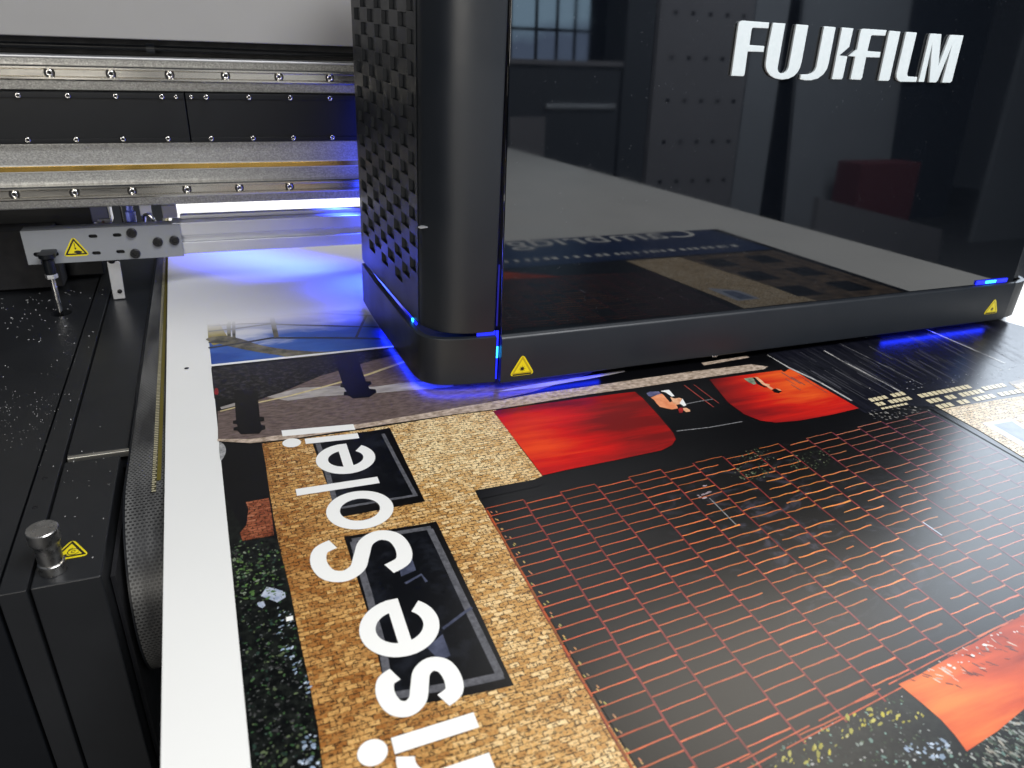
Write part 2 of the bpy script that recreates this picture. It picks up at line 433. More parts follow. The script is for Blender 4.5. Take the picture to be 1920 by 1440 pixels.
# ---- base: everything dark is one black ink field
def P2(u, v): p = at(u, v); return (p.x, p.y)
LX = lambda y: -0.0290 - 0.0215*(y - 0.3855)      # left edge of the printed area
YT = 1.262
quadw('printed_base', [(LX(-0.09), -0.09), (1.428, -0.09), (1.395, 1.083), (LX(1.083), 1.083)], 0, M['ink_black'])
# ---- upper picture
sky_top = YT
quadw('printed_sky', [(LX(1.083)+0.0, 1.0875), (0.62, 1.080), (0.60, sky_top), (LX(sky_top), sky_top)], 1, M['ink_sky'])
decal('printed_bank', [(388,600),(408,598),(418,618),(432,640),(400,648),(391,640)], 2, M['ink_ochre'])
decal('printed_arch', [(391,634),(420,630),(452,636),(490,648),(540,656),(600,660),(655,659),(560,672),(525,667),(480,660),(440,652),(391,640)], 3, M['ink_olive'], smooth=3)
def band(name, pts, wpx, layer, mat, parent=None):
    """printed line: centre line in pixels and its thickness on the board in metres"""
    P = [at(u, v) for u, v in pts]; L = []; Rr = []
    for i, p in enumerate(P):
        d = (P[min(i+1, len(P)-1)] - P[max(i-1, 0)]); d.z = 0; d.normalize()
        nrm = Vector((-d.y, d.x, 0)); ww = wpx[i] if isinstance(wpx, (list, tuple)) else wpx
        L.append(p + nrm*ww/2); Rr.append(p - nrm*ww/2)
    vs = [(q.x, q.y, zl(layer)) for q in L + Rr]; n = len(P)
    fs = [(i, n+i, n+i+1, i+1) for i in range(n-1)]
    return from_data(name, vs, fs, mat, parent or sheet)
band('printed_cable', [(391,653),(440,646),(510,634),(536,634),(640,634),(735,636)], 0.006, 4, M['ink_cable'])
band('printed_cable', [(391,622),(440,617),(505,608),(560,610),(720,614)], 0.0045, 4.3, M['ink_cable'])
band('printed_cable', [(391,612),(450,608),(520,606)], 0.003, 4.6, M['ink_cable'])
band('printed_cable', [(391,643),(430,641)], 0.004, 4.4, M['ink_cable'])
band('printed_cable', [(668,633),(680,606),(687,592)], 0.0045, 4.7, M['ink_cable'])
band('printed_cable', [(540,589),(600,588),(688,592),(720,592)], 0.005, 4.8, M['ink_cable'])
band('printed_cable', [(580,588),(640,584),(700,586)], 0.003, 4.9, M['ink_cable'])
decal('printed_post', [(425,612),(430,596),(433,596),(433,640),(427,642)], 5, M['ink_olive'])
decal('printed_post', [(435,600),(441,594),(442,637),(436,637)], 5.1, M['ink_olive'])
decal('printed_post', [(505,594),(513,590),(523,632),(514,634)], 5.2, M['ink_olive'])
quadw('printed_divider', [P2(394,684.5), P2(770,645.5), P2(770,648.5), P2(395,688)], 6, M['ink_white'])
# ---- road picture
decal('printed_rubble', [(396,690),(560,676),(768,651),(770,662),(690,680),(640,696),(560,720),(520,738),(470,750),(402,748)], 2, M['ink_rubble'])
decal('printed_road', [(408,772),(480,752),(530,735),(600,706),(640,694),(700,676),(768,660),(900,640),(1110,645),(1110,700),(1000,735),(870,765),(700,795),(560,816),(470,827),(409,826)], 3, M['ink_road'])
decal('printed_pavement', [(500,745),(560,728),(640,724),(700,726),(760,718),(850,714),(850,726),(700,738),(600,744),(540,752)], 4, M['ink_pave'])
decal('printed_pavement', [(413,764),(441,756),(441,762),(415,768)], 4, M['ink_pave'])
band('printed_road_line', [(413,772),(441,765),(482,756),(540,744),(600,728),(640,717),(690,703),(764,677),(800,664)], [0.003,0.003,0.0035,0.0035,0.004,0.004,0.005,0.006,0.006], 5, M['ink_yellowline'])
decal('printed_kerb', [(408,824),(470,824),(560,812),(700,792),(800,775),(900,758),(1010,738),(1100,726),(1200,711),(1300,697),(1408,684),(1440,688),(1432,693),(1300,712),(1200,727),(1100,741),(1000,757),(930,768),(850,778),(700,800),(560,822),(470,832),(408,828)], 5.5, M['ink_kerb'])
decal('printed_white_streak', [(930,735),(1000,722),(1100,706),(1170,695),(1172,698),(1100,712),(1000,729)], 5.8, M['ink_pave'])
decal('printed_white_streak', [(1165,722),(1240,712),(1245,714),(1180,730),(1160,732)], 6, M['ink_kerb'])
decal('printed_white_streak', [(1315,681),(1400,668),(1405,671),(1320,686)], 6, M['ink_kerb'])
def bollard(pts):
    decal('printed_bollard', pts, 7, M['ink_black'])
bollard([(439,733),(483,735),(487,783),(495,783),(496,790),(488,792),(490,798),(497,799),(498,806),(491,808),(486,814),(452,815),(445,808),(438,808),(438,803),(446,801),(444,796),(437,796),(437,790),(443,789)])
bollard([(626,669),(668,664),(686,716),(695,716),(697,721),(690,725),(693,730),(704,731),(706,737),(699,741),(692,746),(662,748),(652,742),(645,742),(645,736),(650,735),(645,728),(638,727),(639,721),(642,719)])
decal('printed_lamp', [(402,734),(405,728),(409,731),(409,740),(403,740)], 4, M['ink_redlamp'], smooth=3)
# ---- left strip of foliage
decal('printed_foliage', [(422,930),(462,1008),(520,1010),(545,1100),(580,1270),(605,1440),(610,1470),(474,1470),(471,1440)], 1, M['ink_leaf_base'])
decal('printed_globe_lamp', [(411,832),(418,832),(423,840),(423,850),(418,860),(413,862)], 2, flat_ink('ink globe', (0.12, 0.12, 0.12), (0.5, 0.5, 0.5), 90), smooth=3)
# ---- brick wall
brick_pts = [(491,832),(560,824),(700,803),(850,779),(930,769),(972,835),(1017,893),(1000,900),(890,920),(900,940),(945,1010),(1000,1110),(1060,1220),(1130,1340),(1193,1440),(1215,1475),(612,1475),(605,1440),(597,1370),(580,1280),(560,1190),(545,1110),(535,1070),(523,1020),(514,975),(505,920),(498,870)]
decal('printed_brick_wall', brick_pts, 2, M['ink_brick'])
decal('printed_red_brick', [(461,942),(504,934),(510,970),(514,1004),(455,1015),(450,1000),(462,985),(466,955)], 2.2, M['ink_brick_red'])
decal('printed_gap_shadow', [(893,922),(940,913),(1000,900),(1022,905),(1010,912),(900,936)], 3, M['ink_black'])
# ---- windows in the brick wall (parts with glass and frames)
w1 = decal('printed_window', [(583,824),(700,808),(731,803),(797,941),(700,959),(640,970),(612,905)], 3, M['ink_frame_black'])
decal('glass', [(600,826),(716,811),(775,930),(632,955)], 3.4, M['ink_glass'], w1)
band('frame', [(718,814),(748,872),(780,931)], 0.0046, 3.8, M['ink_frame'], w1)
band('frame', [(782,929),(720,939),(640,953)], 0.004, 4.0, M['ink_frame'], w1)
band('frame', [(596,832),(612,880),(628,940)], 0.006, 3.8, M['ink_frame'], w1)
w2 = decal('printed_window', [(645,1007),(720,995),(800,982),(818,978),(843,1030),(900,1150),(950,1258),(964,1286),(900,1300),(806,1318),(730,1330),(722,1290),(690,1150)], 3, M['ink_frame_black'])
decal('glass', [(668,1012),(806,990),(935,1265),(740,1302)], 3.4, M['ink_glass'], w2)
band('frame', [(806,993),(830,1042),(880,1148),(938,1268)], 0.0068, 3.8, M['ink_frame'], w2)
band('frame', [(660,1014),(720,1004),(808,990)], 0.006, 4.0, M['ink_frame'], w2)
band('frame', [(944,1267),(880,1281),(735,1306)], 0.0075, 4.1, M['ink_frame'], w2)
band('frame', [(662,1016),(690,1110),(716,1210),(732,1300)], 0.0068, 3.9, M['ink_frame'], w2)
M['ink_glint'] = flat_ink('ink window glint', (0.03, 0.035, 0.06), (0.08, 0.09, 0.14), 60)
decal('reflection', [(745,1050),(770,1040),(780,1070),(752,1082)], 4.3, M['ink_glint'], w2)
decal('reflection', [(800,1215),(830,1190),(845,1230),(825,1240)], 4.3, M['ink_glint'], w2)
band('reflection', [(760,1095),(790,1078),(800,1092)], 0.003, 4.4, M['ink_glint'], w2)
band('reflection', [(830,1180),(870,1150),(885,1140)], 0.003, 4.4, M['ink_glint'], w2)
# ---- white lettering "rise Soleil": reads away from the camera, tops of the letters to the left
XB = 0.1376; XH = 0.0685; SW = 0.0150
def glyph_pt(y0, a, b, skew): return Vector((XB - b, y0 + a - skew*b, 0))
def letter_poly(polys, y0, skew, layer=6):
    vs = []; fs = []
    for k, poly in enumerate(polys):
        base = len(vs)
        for a, b in poly:
            p = glyph_pt(y0, a, b, skew); vs.append((p.x, p.y, zl(layer) + 0.00004*k))
        fs.append(tuple(range(base, len(vs))))
    bm = bmesh.new()
    bv = [bm.verts.new(v) for v in vs]
    for f in fs:
        fc = bm.faces.new([bv[i] for i in f]); fc.normal_update()
        if fc.normal.z < 0: fc.normal_flip()
    bmesh.ops.triangulate(bm, faces=bm.faces[:])
    me = bpy.data.meshes.new('letter'); bm.to_mesh(me); bm.free()
    return link('letter', me, M['ink_white'], sheet)
def rect(a0, a1, b0, b1): return [(a0, b0), (a1, b0), (a1, b1), (a0, b1)]
def circ(ca, cb, ra, rb, n=36): return [(ca+ra*math.cos(2*math.pi*i/n), cb+rb*math.sin(2*math.pi*i/n)) for i in range(n)]
def arcstrip(ca, cb, ra, rb, wa, wb, t0, t1, n=40):
    o = [(ca+ra*math.cos(t0+(t1-t0)*i/n), cb+rb*math.sin(t0+(t1-t0)*i/n)) for i in range(n+1)]
    q = [(ca+(ra-wa)*math.cos(t0+(t1-t0)*i/n), cb+(rb-wb)*math.sin(t0+(t1-t0)*i/n)) for i in range(n, -1, -1)]
    return o + q
def stroke(pts, wd, n=8):
    c = [Vector((a, b)) for a, b in catmull(pts, False, n)]
    L = []; Q = []
    for i, p in enumerate(c):
        d = (c[min(i+1, len(c)-1)] - c[max(i-1, 0)]).normalized(); nn = Vector((-d.y, d.x))
        L.append(tuple(p + nn*wd/2)); Q.append(tuple(p - nn*wd/2))
    return L + Q[::-1]
def g_e(y0, sk, h=XH, wdt=0.0680, s=SW):
    ra = wdt/2; rb = h/2 + 0.001
    return letter_poly([arcstrip(0, h/2, ra, rb, s*1.05, s*0.95, 0.0, R(318)), rect(-ra+s*0.6, ra*0.995, h/2 - 0.0062, h/2 + 0.0056)], y0, sk)
def s_pts(h, wd, cb, s):
    hh = (h - s)/2 + 0.001; ww = (wd - s)/2
    P = [(.98,.58),(.72,.90),(.05,1.0),(-.66,.86),(-.94,.52),(-.66,.18),(0,.0),(.70,-.19),(.98,-.54),(.68,-.88),(-.05,-1.0),(-.74,-.90),(-1.05,-.52)]
    return [(a*ww, cb + b*hh) for a, b in P]
letter_poly([rect(-0.0075, 0.0075, 0.0112, 0.1015)], 0.8446, -0.10)          # l
letter_poly([rect(-0.0066, 0.0066, 0.0100, 0.0760), circ(0, 0.0922, 0.0108, 0.0112)], 0.8217, -0.07)   # i
g_e(0.7730, -0.03)
letter_poly([rect(-0.0068, 0.0068, 0.0058, 0.0988)], 0.7175, -0.02)          # l
o_l = letter_poly([arcstrip(0, 0.0365, 0.0350, 0.0362, SW, SW*0.98, 0, R(360), 56)], 0.6668, -0.02)
letter_poly([stroke(s_pts(0.0980, 0.0690, 0.0490, 0.0158), 0.0158)], 0.5915, 0.0)   # S
g_e(0.4862, 0.0, 0.0692, 0.0705)
letter_poly([stroke(s_pts(0.0690, 0.0530, 0.0340, 0.0150), 0.0150)], 0.4178, 0.02)  # s
letter_poly([rect(-0.0072, 0.0072, 0.0, 0.0668), circ(0, 0.0822, 0.0112, 0.0113)], 0.3720, 0.03)         # i
letter_poly([rect(-0.0072, 0.0072, 0.0, 0.0670), arcstrip(0.0200, 0.0430, 0.0260, 0.0248, 0.0145, 0.0140, R(72), R(178), 20)], 0.3345, 0.03)  # r
# ---- red shutters
decal('printed_red_shutter', [(924,771),(1000,760),(1100,746),(1190,735),(1206,748),(1235,780),(1262,812),(1267,824),(1260,835),(1240,845),(1150,864),(1060,882),(1017,892),(985,850)], 3, M['ink_red'])
decal('printed_red_shutter', [(1330,712),(1400,703),(1482,692),(1500,702),(1545,728),(1610,766),(1560,778),(1500,789),(1455,793),(1425,789),(1395,777),(1365,755)], 3, M['ink_red_far'])
# printed passers-by
M['ink_shirt'] = flat_ink('ink orange shirt', (0.70, 0.22, 0.09), (0.86, 0.36, 0.18), 70)
M['ink_skin'] = flat_ink('ink skin', (0.60, 0.24, 0.11), (0.85, 0.50, 0.30), 90)
M['ink_green'] = flat_ink('ink green cloth', (0.10, 0.14, 0.09), (0.30, 0.38, 0.26), 90)
M['ink_violet'] = flat_ink('ink violet cloth', (0.06, 0.06, 0.14), (0.16, 0.16, 0.28), 90)
Q = lambda *p: [(1160 + x/4, 660 + y/4) for x, y in p]
f1 = decal('printed_passer', Q((240,345),(285,325),(320,315),(350,330),(385,365),(430,395),(445,425),(400,434),(355,425),(310,415),(285,390),(265,362)), 4, M['ink_shirt'])
decal('trousers', Q((208,312),(235,300),(300,298),(318,316),(280,326),(240,340),(222,332)), 4.3, M['ink_violet'], f1)
decal('bag', Q((312,296),(345,290),(378,286),(418,334),(396,336),(352,306)), 4.4, M['ink_white'], f1)
decal('arm', Q((385,340),(420,352),(452,346),(474,352),(462,392),(436,400),(408,384)), 4.5, M['ink_skin'], f1)
decal('shadow', Q((330,318),(362,326),(400,372),(384,380),(350,342)), 4.6, M['ink_black'], f1)
decal('paper', Q((456,388),(478,352),(508,402),(488,410)), 4.7, M['ink_white'], f1)
decal('hair', Q((446,432),(466,416),(486,424),(480,456),(454,464)), 4.8, M['ink_redlamp'], f1)
decal('face', Q((482,424),(508,422),(534,436),(536,450),(506,454),(486,440)), 4.9, M['ink_skin'], f1)
f2 = decal('printed_passer', Q((1018,190),(1042,192),(1074,216),(1098,240),(1136,246),(1128,256),(1160,280),(1140,286),(1112,262),(1080,246),(1044,220)), 4, M['ink_skin'])
decal('skirt', Q((938,202),(975,196),(1008,194),(1032,244),(1010,246),(978,232)), 4.3, M['ink_green'], f2)
decal('shadow', Q((1006,196),(1022,194),(1080,250),(1120,268),(1092,268),(1040,244)), 4.4, M['ink_black'], f2)
decal('head', Q((1148,288),(1170,276),(1204,290),(1224,298),(1200,312),(1168,306)), 4.5, M['ink_frame_black'], f2)
decal('face', Q((1176,274),(1204,280),(1222,294),(1200,292)), 4.6, M['ink_skin'], f2)
M['ink_redline'] = flat_ink('ink thin red line', (0.22, 0.03, 0.03), (0.40, 0.08, 0.06))
M['ink_greyline'] = flat_ink('ink grey line', (0.07, 0.07, 0.08), (0.28, 0.28, 0.28), 300)
band('printed_rail', [(1283,723),(1338,764)], 0.0018, 4, M['ink_redline'])
band('printed_rail', [(1301,722),(1348,757)], 0.0014, 4, M['ink_redline'])
band('printed_rail', [(1287,758),(1312,753),(1337,749)], 0.0020, 4, M['ink_greyline'])
band('printed_rail', [(1268,809),(1330,802),(1392,791)], 0.0020, 4, M['ink_greyline'])
decal('printed_rail', [(1418,664),(1430,661),(1480,692),(1470,698)], 4.5, M['ink_black'])
# ---- black grid facade with its red lines
GX0, GXP, GRP = 0.2335, 0.0466, 0.01462
def gtop(x): return 0.6288 + 0.045*(x - GX0)
def gbot(x): return 0.2640 + 0.118*(x - 0.3285)
NC = 15
grid = quadw('printed_grid_facade', [(GX0, gtop(GX0)), (GX0+NC*GXP, gtop(GX0+NC*GXP)), (GX0+NC*GXP, gbot(GX0+NC*GXP)), (0.30, gbot(0.30)), (0.262, 0.20), (GX0+0.006, 0.20)], 4, M['ink_grid'])
gv = []; gf = []; gc = []
rg = random.Random(3)
def gcol(x, y, e=1.0):
    k = min(1, max(0, (x - 0.62)/0.32)); a = (0.62, 0.12, 0.045); b = (0.34, 0.15, 0.14)
    j = rg.uniform(0.65, 1.2)*e
    return tuple((p*(1-k)+q*k)*j for p, q in zip(a, b))
def gquad(p0, p1, w0, w1, col, lay=5):
    d = (p1-p0).normalized(); nn = Vector((-d.y, d.x, 0)); b = len(gv)
    for q in (p0-nn*w0/2, p1-nn*w1/2, p1+nn*w1/2, p0+nn*w0/2): gv.append((q.x, q.y, zl(lay)))
    gf.append((b, b+1, b+2, b+3)); gc.append(col)
def skewy(x, y): return y + 0.045*(x - GX0)*max(0, (y-0.30)/0.33) + 0.075*(x-GX0)*max(0, min(1, (0.62-y)/0.34))*0.9
for c_ in range(NC+1):
    x = GX0 + c_*GXP; y = gtop(x); yb = max(gbot(x), 0.20)
    while y > yb + 0.001:
        y2 = max(yb, y - 0.012)
        gquad(Vector((x+0.0004*math.sin(y*90+c_), y, 0)), Vector((x+0.0004*math.sin(y2*90+c_), y2, 0)), 0.0019, 0.0019, (lambda q: (q[0]*0.34, q[1]*0.22, q[2]*0.55))(gcol(x, y)), 5.25)
        y = y2
for c_ in range(NC):
    xa = GX0 + c_*GXP; off = 0.0 if c_ % 2 == 0 else 0.5
    r = 0
    while r < 32:
        yb0 = gtop(xa) - (r + off*0.9)*GRP; r += 1
        if yb0 < max(gbot(xa), 0.20) + 0.004: break
        xm = xa + GXP/2; hot = math.exp(-((xm-0.60)**2 + (yb0-0.50)**2)/0.03)
        if rg.random() < 0.10*hot: continue
        amp = 0.00015 + 0.0005*hot; ph = rg.uniform(0, 6.28); fr = rg.uniform(1.5, 4.5)
        s0 = 0.0 if rg.random() > (0.16 if hot > 0.35 else 0) else rg.uniform(0.1, 0.45); s1 = 1.0 if rg.random() > (0.2 if hot > 0.35 else 0) else rg.uniform(0.55, 0.9)
        n = 7; col = gcol(xm, yb0, 0.85 + 0.7*hot*rg.random())
        col = (col[0], col[1]*(1+0.7*hot), col[2])
        w0 = rg.uniform(0.0009, 0.0015); w1 = rg.uniform(0.0010, 0.0018) + 0.0010*hot*rg.random()
        for i in range(n):
            ta = s0 + (s1-s0)*i/n; tb = s0 + (s1-s0)*(i+1)/n
            pa = Vector((xa+GXP*ta, yb0 + 0.07*GXP*ta + amp*math.sin(ph+fr*ta*3), 0)); pb = Vector((xa+GXP*tb, yb0 + 0.07*GXP*tb + amp*math.sin(ph+fr*tb*3), 0))
            gquad(pa, pb, w0+(w1-w0)*i/n, w0+(w1-w0)*(i+1)/n, tuple(v*rg.uniform(0.85, 1.15) for v in col))
# bottom rim lines of the facade
for dy in (0.004, 0.011):
    for i in range(60):
        xa = 0.262 + i*0.0105; xb = xa + 0.0105
        if rg.random() < 0.1: continue
        gquad(Vector((xa, gbot(xa)+dy, 0)), Vector((xb, gbot(xb)+dy, 0)), 0.0012, 0.0012, tuple(v*0.8 for v in gcol(xa, 0.3)), 5.5 + dy*30)
# ragged orange fringe where brick and grid meet
for i in range(26):
    y = 0.625 - i*GRP; xx = GX0 + 0.0005
    gquad(Vector((xx, y, 0)), Vector((xx+0.0005, y-0.0135, 0)), 0.0024, 0.0020, (0.36*rg.uniform(.6, 1.2), 0.075, 0.012), 5.4)
    for k in range(2):
        q = Vector((xx+0.003+rg.random()*0.006, y-rg.uniform(0.002, 0.008), 0))
        gquad(q, q+Vector((0.0008, -0.003, 0)), 0.0010, 0.0016, (0.60*rg.uniform(.5, 1), 0.36*rg.uniform(.5, 1), 0.10), 5.6 + 0.1*k)
from_data('printed_grid_lines', gv, gf, M['ink_attr'], sheet, cols=gc, kind='stuff')
# ---- printed leaf specks and other small marks
def inside(p, poly):
    x, y = p; r = False; n = len(poly)
    for i in range(n):
        x1, y1 = poly[i]; x2, y2 = poly[(i+1) % n]
        if (y1 > y) != (y2 > y) and x < (x2-x1)*(y-y1)/(y2-y1)+x1: r = not r
    return r
def specks(name, poly, n, smin, smax, pal, layer, seed, stretch=1.6, clumps=None, dirn=None, label=None):
    r = random.Random(seed); vs = []; fs = []; cs = []
    us = [p[0] for p in poly]; vv = [p[1] for p in poly]; tries = 0
    cl = [(r.uniform(min(us), max(us)), r.uniform(min(vv), max(vv))) for _ in range(clumps)] if clumps else None
    while len(fs) < n and tries < n*40:
        tries += 1
        if cl and r.random() < 0.75:
            c0 = r.choice(cl); p = (r.gauss(c0[0], 16), r.gauss(c0[1], 14))
        else: p = (r.uniform(min(us), max(us)), r.uniform(min(vv), max(vv)))
        if not inside(p, poly): continue
        q = at(*p); s = r.uniform(smin, smax)*r.uniform(0.5, 1); a = dirn + r.gauss(0, 0.3) if dirn is not None else r.uniform(0, math.pi)
        ca, sa = math.cos(a), math.sin(a); b = len(vs); k = r.randint(5, 7)
        for i in range(k):
            t_ = 2*math.pi*i/k; rr = r.uniform(0.6, 1.15)
            lx, ly = s*stretch*math.cos(t_)*rr, s*math.sin(t_)*rr
            vs.append((q.x+lx*ca-ly*sa, q.y+lx*sa+ly*ca, zl(layer)+0.00001*(len(fs) % 9)))
        fs.append(tuple(range(b, b+k))); c = r.choice(pal); j = r.uniform(0.6, 1.2); cs.append(tuple(min(0.9, x*j) for x in c))
    return from_data(name, vs, fs, M['ink_attr'], sheet, cols=cs, kind='stuff')
LEAF = [(0.03, 0.07, 0.03), (0.05, 0.10, 0.04), (0.02, 0.04, 0.03), (0.09, 0.12, 0.06), (0.05, 0.05, 0.05)]
COOL = [(0.30, 0.38, 0.50), (0.45, 0.52, 0.62), (0.18, 0.24, 0.32)]
GREYL = [(0.05, 0.055, 0.05), (0.08, 0.085, 0.08), (0.12, 0.13, 0.13)]
SP1 = [(432,1015),(515,1012),(540,1120),(585,1300),(602,1440),(478,1440),(455,1230)]
specks('printed_leaves', SP1, 330, 0.0007, 0.0020, LEAF, 2, 11)
specks('printed_leaves', [(436,1030),(520,1025),(535,1070),(520,1120),(440,1130)], 130, 0.0008, 0.0022, [(0.07, 0.14, 0.04), (0.10, 0.18, 0.05), (0.05, 0.09, 0.05), (0.20, 0.24, 0.17)], 2.1, 12)
specks('printed_leaves', SP1, 260, 0.0004, 0.0011, GREYL, 2.2, 13)
specks('printed_sky_gaps', [(520,1130),(545,1150),(575,1260),(585,1300),(560,1300),(520,1200)], 34, 0.0006, 0.0018, COOL, 2.3, 14, 2.2, dirn=0.5)
specks('printed_sky_gaps', [(560,1380),(595,1370),(602,1440),(560,1440)], 22, 0.001, 0.0024, COOL, 2.3, 15, 1.4)
M['ink_gap'] = flat_ink('ink sky gap', (0.26, 0.31, 0.42), (0.50, 0.54, 0.62), 130)
decal('printed_sky_gap', [(489,1118),(500,1101),(515,1104),(534,1110),(536,1120),(520,1130),(505,1124)], 2.4, M['ink_gap'])
decal('printed_sky_gap', [(482,1131),(494,1128),(498,1136),(492,1141),(484,1137)], 2.4, M['ink_gap'])
decal('printed_sky_gap', [(536,1158),(549,1155),(550,1163),(537,1166)], 2.4, M['ink_white'])
specks('printed_leaves', [(1400,845),(1440,835),(1460,880),(1420,905),(1370,895),(1380,870)], 150, 0.0006, 0.0018, [(0.07, 0.10, 0.05), (0.16, 0.18, 0.11), (0.02, 0.03, 0.02)], 6, 16)
specks('printed_leaves', [(1480,850),(1560,845),(1550,880),(1480,880)], 90, 0.0006, 0.0016, [(0.07, 0.10, 0.05), (0.13, 0.15, 0.09), (0.02, 0.03, 0.02)], 6, 17)
specks('printed_sky_gaps', [(1300,905),(1330,900),(1350,935),(1310,945)], 8, 0.001, 0.003, [(0.35, 0.28, 0.30)], 6, 18, 2.0, dirn=0.1)
band('printed_glint', [(1330,935),(1355,960),(1380,985)], 0.0016, 6, M['ink_greyline'])
band('printed_glint', [(1730,980),(1766,1005)], 0.0018, 6, M['ink_gap'])
# ---- lower right: foliage and orange shutter
low = [(1140,1440),(1440,1440),(1686,1288),(1920,1150),(1960,1130),(1960,1480),(1140,1480)]
decal('printed_foliage', [(1250,1480),(1432,1440),(1560,1365),(1686,1290),(1800,1225),(1925,1152),(1990,1115),(1990,1500),(1250,1500)], 4.5, M['ink_leaf_base'])
lowp = [(1390,1440),(1560,1355),(1690,1300),(1740,1360),(1810,1415),(1920,1340),(1920,1440)]
specks('printed_leaves', lowp, 200, 0.0005, 0.0014, LEAF + GREYL, 5.06, 21)
specks('printed_leaves', [(1440,1440),(1560,1355),(1640,1325),(1740,1340),(1730,1360),(1600,1370),(1530,1440)], 60, 0.0007, 0.0022, [(0.42, 0.36, 0.03), (0.30, 0.28, 0.05), (0.5, 0.45, 0.10)], 5.2, 22, 2.4, dirn=0.6)
specks('printed_leaves', lowp, 90, 0.0006, 0.0018, [(0.16, 0.28, 0.24), (0.30, 0.36, 0.32), (0.45, 0.45, 0.44)], 5.3, 23)
specks('printed_sky_gaps', [(1700,1390),(1780,1390),(1770,1425),(1700,1420)], 26, 0.0010, 0.0026, COOL, 5.4, 24)
specks('printed_sky_gaps', [(1815,1410),(1920,1330),(1920,1440),(1830,1440)], 120, 0.0007, 0.0020, [(0.34, 0.36, 0.33), (0.20, 0.22, 0.19), (0.07, 0.10, 0.07), (0.05, 0.06, 0.05), (0.36, 0.33, 0.27)], 5.4, 25, 2.4, dirn=1.9)
decal('printed_orange_shutter', [(1684,1284),(1720,1268),(1800,1222),(1924,1150),(1960,1130),(1960,1300),(1920,1330),(1870,1372),(1812,1410),(1790,1380),(1765,1352),(1740,1330),(1726,1318)], 6.2, M['ink_orange'])
specks('printed_twigs', [(1700,1276),(1760,1240),(1920,1155),(1920,1220),(1800,1290)], 60, 0.0006, 0.0013, [(0.10, 0.03, 0.02), (0.20, 0.05, 0.03), (0.70, 0.55, 0.45)], 6.6, 26, 5.0, dirn=2.2)
specks('printed_sky_gaps', [(1720,1262),(1800,1218),(1915,1165),(1900,1205),(1780,1270)], 26, 0.0009, 0.0022, [(0.75, 0.70, 0.66), (0.6, 0.5, 0.45)], 6.8, 27, 1.3)
# ---- upper right: ribbed roof, rows of pale panes, pale brick
decal('printed_ribbed_roof', [(1440,663),(1650,628),(1862,597),(1925,614),(1960,622),(1960,750),(1920,752),(1800,765),(1700,762),(1622,776),(1600,764),(1520,712)], 3, M['ink_roof'])
lines = random.Random(5)
def roofline(u0, v0, u1, v1, wd, mat): band('printed_rib', [(u0, v0), ((u0+u1)/2, (v0+v1)/2), (u1, v1)], wd, 4, mat)
M['ink_paleline'] = flat_ink('ink pale line', (0.30, 0.30, 0.30), (0.55, 0.53, 0.50), 200)
band('printed_rib', [(1437,666),(1477,689),(1535,716),(1597,752)], [0.004,0.005,0.0045,0.0035], 4, M['ink_paleline']); band('printed_rib', [(1545,658),(1590,683),(1640,709),(1688,735)], 0.0030, 4, M['ink_paleline'])
roofline(1737,618,1885,682, 0.0034, M['ink_paleline']); roofline(1575,645,1730,722, 0.0012, M['ink_greyline'])
gv2 = []; gf2 = []; gc2 = []
for i in range(90):
    u0 = lines.uniform(1460, 1880); v0 = 664 - (u0-1437)*0.143 + lines.uniform(4, 70); L = lines.uniform(15, 90)
    a = at(u0, v0); k = 0.60 - (u0-1437)*0.00022; b = at(u0+L, v0+L*k); d = (b-a).normalized(); nn = Vector((-d.y, d.x, 0))*lines.uniform(0.0004, 0.0009)
    if v0 + L*k > 752: continue
    g = lines.uniform(0.03, 0.11); base = len(gv2)
    for q in (a-nn, b-nn, b+nn, a+nn): gv2.append((q.x, q.y, zl(5)))
    gf2.append((base, base+1, base+2, base+3)); gc2.append((g, g, g*1.15))
from_data('printed_roof_streaks', gv2, gf2, M['ink_attr'], sheet, cols=gc2, kind='stuff')
quadw('printed_pale_brick', [P2(1765,768), P2(1860,752), P2(1925,742), (1.15, 0.70), (1.09, 0.22), (0.935, 0.22), P2(1925,862), P2(1840,810)], 5, M['ink_brick_pale'])
quadw('printed_brown_brick', [(1.15, 0.70), (1.385, 0.71), (1.39, 0.22), (1.09, 0.22)], 5.35, flat_ink('ink brown facade', (0.05, 0.035, 0.025), (0.20, 0.14, 0.09), 40))
for x_, y_ in ((1.13, 0.54), (1.13, 0.40), (1.27, 0.40), (1.27, 0.54), (1.12, 0.26), (1.26, 0.26)):
    quadw('printed_window', [(x_, y_), (x_+0.07, y_+0.004), (x_+0.07, y_+0.085), (x_, y_+0.081)], 5.7, M['ink_glass'])
pw = decal('printed_window', [(1842,795),(1895,785),(1925,802),(1975,830),(1975,870),(1925,843)], 6, M['ink_pane_frame'])
decal('glass', [(1862,797),(1897,791),(1930,812),(1960,833),(1945,842),(1925,833)], 6.4, M['ink_pane'], pw)
band('printed_eave', [(1745,766),(1800,797),(1925,868)], 0.004, 6.2, M['ink_frame_black'])
M['ink_cream'] = flat_ink('ink cream pane', (0.50, 0.42, 0.24), (0.74, 0.66, 0.46), 260)
cells = random.Random(9)
ROWK = [0]
def pane_row(u0, v0, u1, v1, n, h, sk):
    ROWK[0] += 1
    for i in range(n):
        if cells.random() < 0.06: continue
        f0 = (i+0.08)/n; f1 = (i+0.88)/n
        a = (u0+(u1-u0)*f0, v0+(v1-v0)*f0); b = (u0+(u1-u0)*f1, v0+(v1-v0)*f1)
        decal('printed_pane', [a, b, (b[0]+sk, b[1]+h), (a[0]+sk, a[1]+h)], 6.7 + 0.12*ROWK[0], M['ink_cream'])
